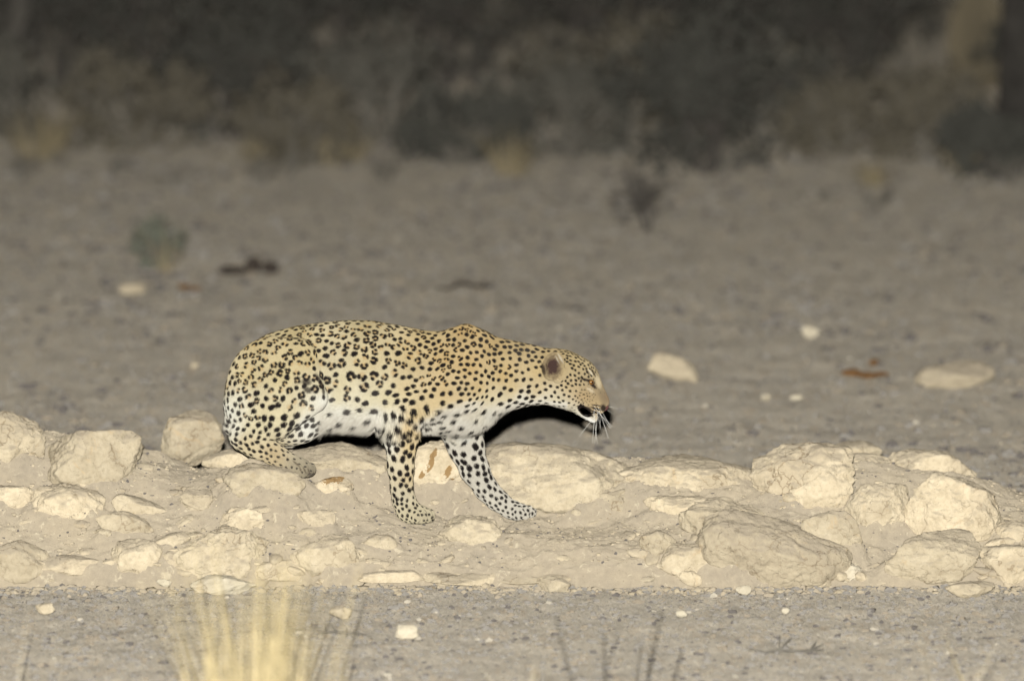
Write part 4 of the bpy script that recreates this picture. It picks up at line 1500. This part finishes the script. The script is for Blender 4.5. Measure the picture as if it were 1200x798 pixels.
rl = random.Random(9)
SIZE = ['tiny', 'small', 'low']
WHERE = ['at the far left edge', 'below the pale leaning trunk', 'left of the small grey green shrub', 'above the small grey green shrub', 'left of the dark log', 'above the dark log',
         'right of the dark log', 'above the leopard rump', 'above the middle of the leopard back', 'left of the thin flat stick', 'right above the thin flat stick', 'below the pale grass clump',
         'above the leopard shoulder', 'left of the thin bare twiggy shrub', 'beside the thin bare twiggy shrub', 'under the biggest dark bush', 'right of the biggest dark bush', 'above the small white stone',
         'left of the small yellow grass clump', 'right of the small yellow grass clump', 'left of the dark rounded bush', 'at the far right edge']
SCR = ['%s %s dry scrub plant at the thicket edge %s' % (SIZE[k % 3], 'grey' if k % 2 == 0 else 'brown', WHERE[k]) for k in range(22)]
for k in range(22):
    px, py = 25 + 55 * k + rl.uniform(-22, 22), rl.uniform(150, 232) if k % 3 else rl.uniform(190, 245)
    shrub(px, py, rl.uniform(30, 70), rl.uniform(22, 50), SCR[k], 700 + k, LB if k % 2 else LG, M_TWIG, 0, 4, 'low dry scrub along the thicket edge', 'scrub_plant', 'scrub', 0.016)
# the thicket goes on beyond both edges of the picture
for k, (px, py, w_, h_) in enumerate([(-130, 150, 190, 200), (-270, 120, 230, 230), (-420, 150, 220, 220), (-150, 40, 260, 260), (-340, 30, 260, 260), (-580, 120, 260, 240), (1340, 150, 190, 200), (1480, 120, 230, 230), (1640, 150, 220, 220), (1370, 40, 260, 260), (1560, 30, 260, 260)]):
    shrub(px, py, w_, h_, '%s shrub %s beyond the %s edge of the picture' % ('dark' if k % 2 else 'grey', ['nearest in the front row', 'second in the middle row', 'third in the front row', 'nearest in the rear row', 'second in the rear row', 'farthest in the middle row', 'nearest in the front row', 'second in the middle row', 'farthest in the front row', 'nearest in the rear row', 'farthest in the rear row'][k], 'left' if px < 600 else 'right'), 800 + k, LD if k % 2 else LG, M_TWIG_DARK, 4, 6, 'shrubs beyond the picture edges')
# bare twigs of the big dark bush, small plants out on the plain
shrub(180, 310, 30, 66, 'small grey green shrub alone on the plain at left', 560, M_LEAF_GREEN, M_TWIG, 1, 9, 'small plants on the plain', leafsize=0.013)
shrub(762, 268, 76, 96, 'thin bare twiggy shrub on the plain below the big dark bush', 561, LD, M_TWIG_DARK, 0, 5, 'small plants on the plain', leafsize=0.012)
tuft(600, 203, 60, 70, 60, 'pale grass clump at the edge of the thicket above the leopard', 570, M_STRAW_DULL)
tuft(1025, 215, 34, 40, 50, 'small yellow grass clump before the thicket at right', 571, M_STRAW_DULL)
tuft(45, 185, 90, 80, 60, 'dull grass clump before the thicket at far left', 572, M_STRAW_DULL)
tuft(400, 190, 80, 60, 60, 'dull grass clump before the thicket left of centre', 573, M_STRAW_DULL)
tuft(194, 316, 26, 66, 16, 'few pale stems beside the small grey green shrub', 574, M_STRAW_DULL)
tuft(300, 186, 60, 40, 40, 'low dull grass clump under the dark front row shrub', 575, M_STRAW_DULL)
tuft(1130, 200, 50, 50, 40, 'dull grass clump left of the dark rounded bush', 576, M_STRAW_DULL)

# trunks and mound at the top corners
def tree(px0, py0, px1, py1, r, label, seed, Y=None, mat=M_TRUNK, leafm=LD):
    g = G(px0, py0)
    top = P(px1, py1, g[1] + 0.2)
    rng = np.random.default_rng(seed)
    root_ = empty('tree', g)
    tag(root_, label, 'tree', 'trees in the thicket')
    tb = MB()
    n = 9
    pts = [g * (1 - t) + top * t + np.array([rng.normal() * 0.02, rng.normal() * 0.02, -0.03 if t == 0 else 0]) for t in np.linspace(0, 1, n)]
    tb.tube(pts, [r * (1.25 - 0.55 * t) for t in np.linspace(0, 1, n)], 10)
    tb.build('trunk', mat, root_)
    tw, pt = MB(), []
    for k in range(5):
        branchy(tw, pts[-1 - (k % 3)], (pts[-1] - pts[-3]) / np.linalg.norm(pts[-1] - pts[-3]) + rng.normal(size=3) * 0.5, 0.7, r * 0.45, 3, rng, pt, 0.55, 3)
    tw.build('limbs', mat, root_)
    lf = MB()
    leaves(lf, pt, rng, 7, 0.035, 0.16)
    lf.build('crown', leafm, root_, False)


tree(1190, 165, 1196, -260, 0.085, 'dark upright tree trunk in the top right corner', 580, mat=M_TRUNK_DARK)
tree(2, 128, 60, -180, 0.045, 'thin pale tree trunk leaning right in the top left corner', 581)

mg = G(1142, 100)
mm = rock_mesh('termite_mound', 5, (0.17, 0.17, 0.40), 77, 0.6, 0.3, M_MOUND)
mo = link('termite_mound', mm)
mo.location = (mg[0], mg[1], 0.14)
tag(mo, 'pale blurred earth mound in the thicket beside the dark trunk at top right', 'mound')

# foreground: straw tuft, thin stalks, dead twigs
def at_fg(px, Y):
    d = ray(px, 790)
    t = (Y - CAM.y) / d[1]
    return (d[0] * t, Y, 0.0)


tuft(0, 0, 140, 410, 300, 'large golden straw tuft, very blurred, at the bottom left of the frame', 590, M_STRAW, lean=0.075, bw=0.0026, at=at_fg(300, -4.2), foot=0.20, fan=0.14)
tuft(0, 0, 60, 240, 14, 'thin pale straw stalks at the left edge of the foreground', 591, M_STRAW_PALE, lean=0.08, bw=0.0025, at=at_fg(12, -3.4))
tuft(0, 0, 60, 190, 12, 'few pale stalks between the left edge and the golden tuft', 592, M_STRAW_PALE, lean=0.1, bw=0.0025, at=at_fg(70, -3.2))
tuft(0, 0, 80, 230, 12, 'sparse pale stalks in the right foreground', 593, M_STRAW_PALE, lean=0.08, bw=0.0025, at=at_fg(1105, -3.4))
tuft(0, 0, 40, 180, 12, 'short straw stalks right of the sparse pale stalks', 594, M_STRAW, lean=0.1, bw=0.003, at=at_fg(1158, -3.2))
tuft(0, 0, 60, 160, 14, 'short straw clump just right of the golden tuft', 595, M_STRAW_PALE, lean=0.12, bw=0.003, at=at_fg(385, -3.2))
tuft(0, 0, 50, 120, 14, 'low pale straw clump at the bottom edge left of the dead shrub', 596, M_STRAW_PALE, lean=0.12, bw=0.003, at=at_fg(615, -2.9))


def dead_twigs(at, targets, r, label, seed, mat):
    g = np.array(at, float)
    rng = np.random.default_rng(seed)
    mb = MB()
    for (px, py) in targets:
        e = P(px, py, g[1] + rng.uniform(-0.05, 0.05))
        m1 = g * 0.6 + e * 0.4 + rng.normal(size=3) * 0.015
        m2 = g * 0.25 + e * 0.75 + rng.normal(size=3) * 0.02
        mb.tube([g, m1, m2, e], [r, r * 0.95, r * 0.8, r * 0.6], 5)
        for q in range(3):
            o = (m1, m2, (m1 + m2) / 2)[q]
            d = (e - g) / np.linalg.norm(e - g) + rng.normal(size=3) * 0.5
            mb.tube([o, o + d * 0.10, o + d * 0.20 + rng.normal(size=3) * 0.03], [r * 0.5, r * 0.4, r * 0.2], 4)
    return tag(mb.build('dead_shrub', mat), label, 'dead shrub')


dead_twigs(at_fg(712, -5.2), [(640, 680), (698, 700), (765, 672), (742, 715), (790, 722)], 0.0032, 'blurred dead twiggy shrub at the bottom edge right of centre', 5, M_TWIG)


def twig_on_ground(px, py, wpx, label, seed, mat, r=0.008, name='dead_branch', cat='branch', thick=0):
    g = G(px, py)
    s = ppm(g[1])
    rng = np.random.default_rng(seed)
    mb = MB()
    L = wpx / s
    z = r * 1.2 + ground_z(np.array([g[0]]), np.array([g[1]]))[0]
    pts = [g + np.array([t * L, rng.normal() * 0.03, z + abs(rng.normal()) * r * 1.2]) for t in np.linspace(-0.5, 0.5, 6)]
    mb.tube(pts, [r * q for q in (0.4, 0.8, 1.0, 1.0, 0.8, 0.4)], 6)
    for k in range(6):
        o = pts[rng.integers(1, 5)]
        d = np.array([rng.normal(), rng.normal(), abs(rng.normal()) * 0.8])
        d /= np.linalg.norm(d)
        mb.tube([o, o + d * L * 0.12, o + d * L * 0.24], [r * 0.6, r * 0.45, r * 0.2], 4)
    return tag(mb.build(name, mat), label, cat)


twig_on_ground(922, 762, 88, 'small dark dead branch lying in the right foreground', 21, M_TWIG, 0.005)
twig_on_ground(546, 338, 70, 'thin dark stick lying flat on the plain above the leopard', 22, M_WOOD, 0.008)
twig_on_ground(400, 742, 60, 'dark broken twig lying by the straw tuft in the foreground', 23, M_TWIG, 0.005)


def lump_pile(px, py, spec, label, seed, mat, name, cat, group=None):
    g = G(px, py)
    s = ppm(g[1])
    root_ = empty(name, g)
    tag(root_, label, cat, group)
    for k, (dx, dy, w_, h_) in enumerate(spec):
        c = G(px + dx, py + dy)
        me = rock_mesh('lump', 4, (w_ / 2 / s, w_ / 2.4 / s, h_ / 2 / s), seed + k, 1.4, 0.5, mat)
        o = link('lump', me, None, root_)
        o.location = (c[0] - g[0], c[1] - g[1], h_ * 0.35 / s - g[2])
        o.matrix_parent_inverse = Matrix()
    return root_


lump_pile(296, 318, [(-22, 2, 36, 9), (2, -2, 20, 20), (20, 0, 24, 14)], 'dark log like lump lying on the plain right of the green shrub', 61, M_WOOD, 'log', 'log')
lump_pile(1010, 440, [(-12, 0, 30, 10), (8, 2, 26, 7), (24, 0, 18, 6), (14, -13, 14, 8)], 'scattered brown dung on the plain left of the long pale rock', 71, M_DUNG, 'dung', 'dung')
lump_pile(215, 338, [(0, 0, 16, 7), (14, 2, 14, 5)], 'small brown droppings on the plain below the green shrub', 81, M_DUNG, 'dung', 'dung')

# gravel and grit scattered over the ground: nobody could count it
def scatter(name, n, gen, mat_list, smin, smax, seed):
    rng = np.random.default_rng(seed)
    ico = bmesh.new()
    bmesh.ops.create_icosphere(ico, subdivisions=1, radius=1.0)
    bv = np.array([v.co[:] for v in ico.verts])
    bf = np.array([[v.index for v in f.verts] for f in ico.faces])
    ico.free()
    p = gen(rng, n)
    n = len(p)
    s = smin + (smax - smin) * rng.random(n) ** 4
    sc = s[:, None, None] * np.stack([rng.uniform(0.8, 1.6, n), rng.uniform(0.7, 1.2, n), rng.uniform(0.45, 0.9, n)], 1)[:, None, :]
    jit = 1 + 0.3 * rng.normal(size=(n, len(bv), 1)).clip(-1.4, 1.4)
    V = bv[None] * jit * sc
    an = rng.uniform(0, 6.283, n)
    ca, sa = np.cos(an)[:, None], np.sin(an)[:, None]
    V = np.stack([V[:, :, 0] * ca - V[:, :, 1] * sa, V[:, :, 0] * sa + V[:, :, 1] * ca, V[:, :, 2]], 2)
    V += p[:, None, :] + np.array([0, 0, 0.15])[None, None] * s[:, None, None]
    F = (bf[None] + (np.arange(n) * len(bv))[:, None, None]).reshape(-1, 3)
    me = mesh_np(name, V.reshape(-1, 3), F, True)
    for m in mat_list:
        me.materials.append(m)
    mi = np.repeat(rng.integers(0, len(mat_list), n), len(bf)).astype(np.int32)
    me.polygons.foreach_set('material_index', mi)
    o = link(name, me)
    return tag(o, kind='stuff')


M_G1 = plain_mat('grey gravel', (0.17, 0.155, 0.14), (0.25, 0.23, 0.205), 60, dr=0.8)
M_G2 = plain_mat('tan gravel', (0.19, 0.16, 0.122), (0.27, 0.228, 0.175), 60, dr=0.8)
M_G3 = plain_mat('pale gravel', (0.30, 0.27, 0.22), (0.42, 0.375, 0.305), 60, dr=0.8)
M_G4 = plain_mat('dark gravel', (0.09, 0.08, 0.073), (0.14, 0.125, 0.115), 60, dr=0.8)


def gen_ground(rng, n):
    y = np.concatenate([rng.uniform(-3.0, -0.45, n // 2), rng.uniform(0.6, 9.0, n - n // 2)])
    x = rng.uniform(-1, 1, n) * (1.75 + 0.08 * (y + 2))
    return np.stack([x, y, ground_z(x, y)], 1)


def gen_far(rng, n):
    y = rng.uniform(0.6, 13.0, n)
    x = rng.uniform(-1, 1, n) * (1.75 + 0.08 * (y + 2))
    k = fbm(np.stack([x * 1.2, y * 0.8, y * 0], 1), 3, 90) + 0.35 * rng.normal(size=n) > -0.15
    x, y = x[k], y[k]
    return np.stack([x, y, ground_z(x, y)], 1)


def gen_bank(rng, n):
    x = rng.uniform(-1.8, 1.8, n)
    y = rng.uniform(-0.46, 0.4, n)
    return np.stack([x, y, bank_surface(x, y)], 1)


scatter('gravel', 34000, gen_ground, [M_G1, M_G1, M_G1, M_G1, M_G1, M_G2, M_G4], 0.002, 0.012, 41)
scatter('clods', 17000, gen_far, [M_G1, M_G4, M_G4, M_G2, M_G1, M_G4], 0.006, 0.026, 44)
scatter('pale_gravel', 700, gen_ground, [M_G3, M_G2], 0.004, 0.015, 42)
def gen_spill(rng, n):
    x = rng.uniform(-1.85, 1.85, n)
    y = -0.505 - np.abs(rng.normal(size=n)) * 0.045
    return np.stack([x, y, ground_z(x, y)], 1)


scatter('spilled_chips', 1500, gen_spill, [M_ROCK_SANDY, M_BANK, M_G1, M_BANK], 0.003, 0.017, 45)
scatter('grit', 9000, gen_bank, [M_BANK, M_BANK, M_ROCK, M_ROCK, M_G4], 0.0012, 0.007, 43)
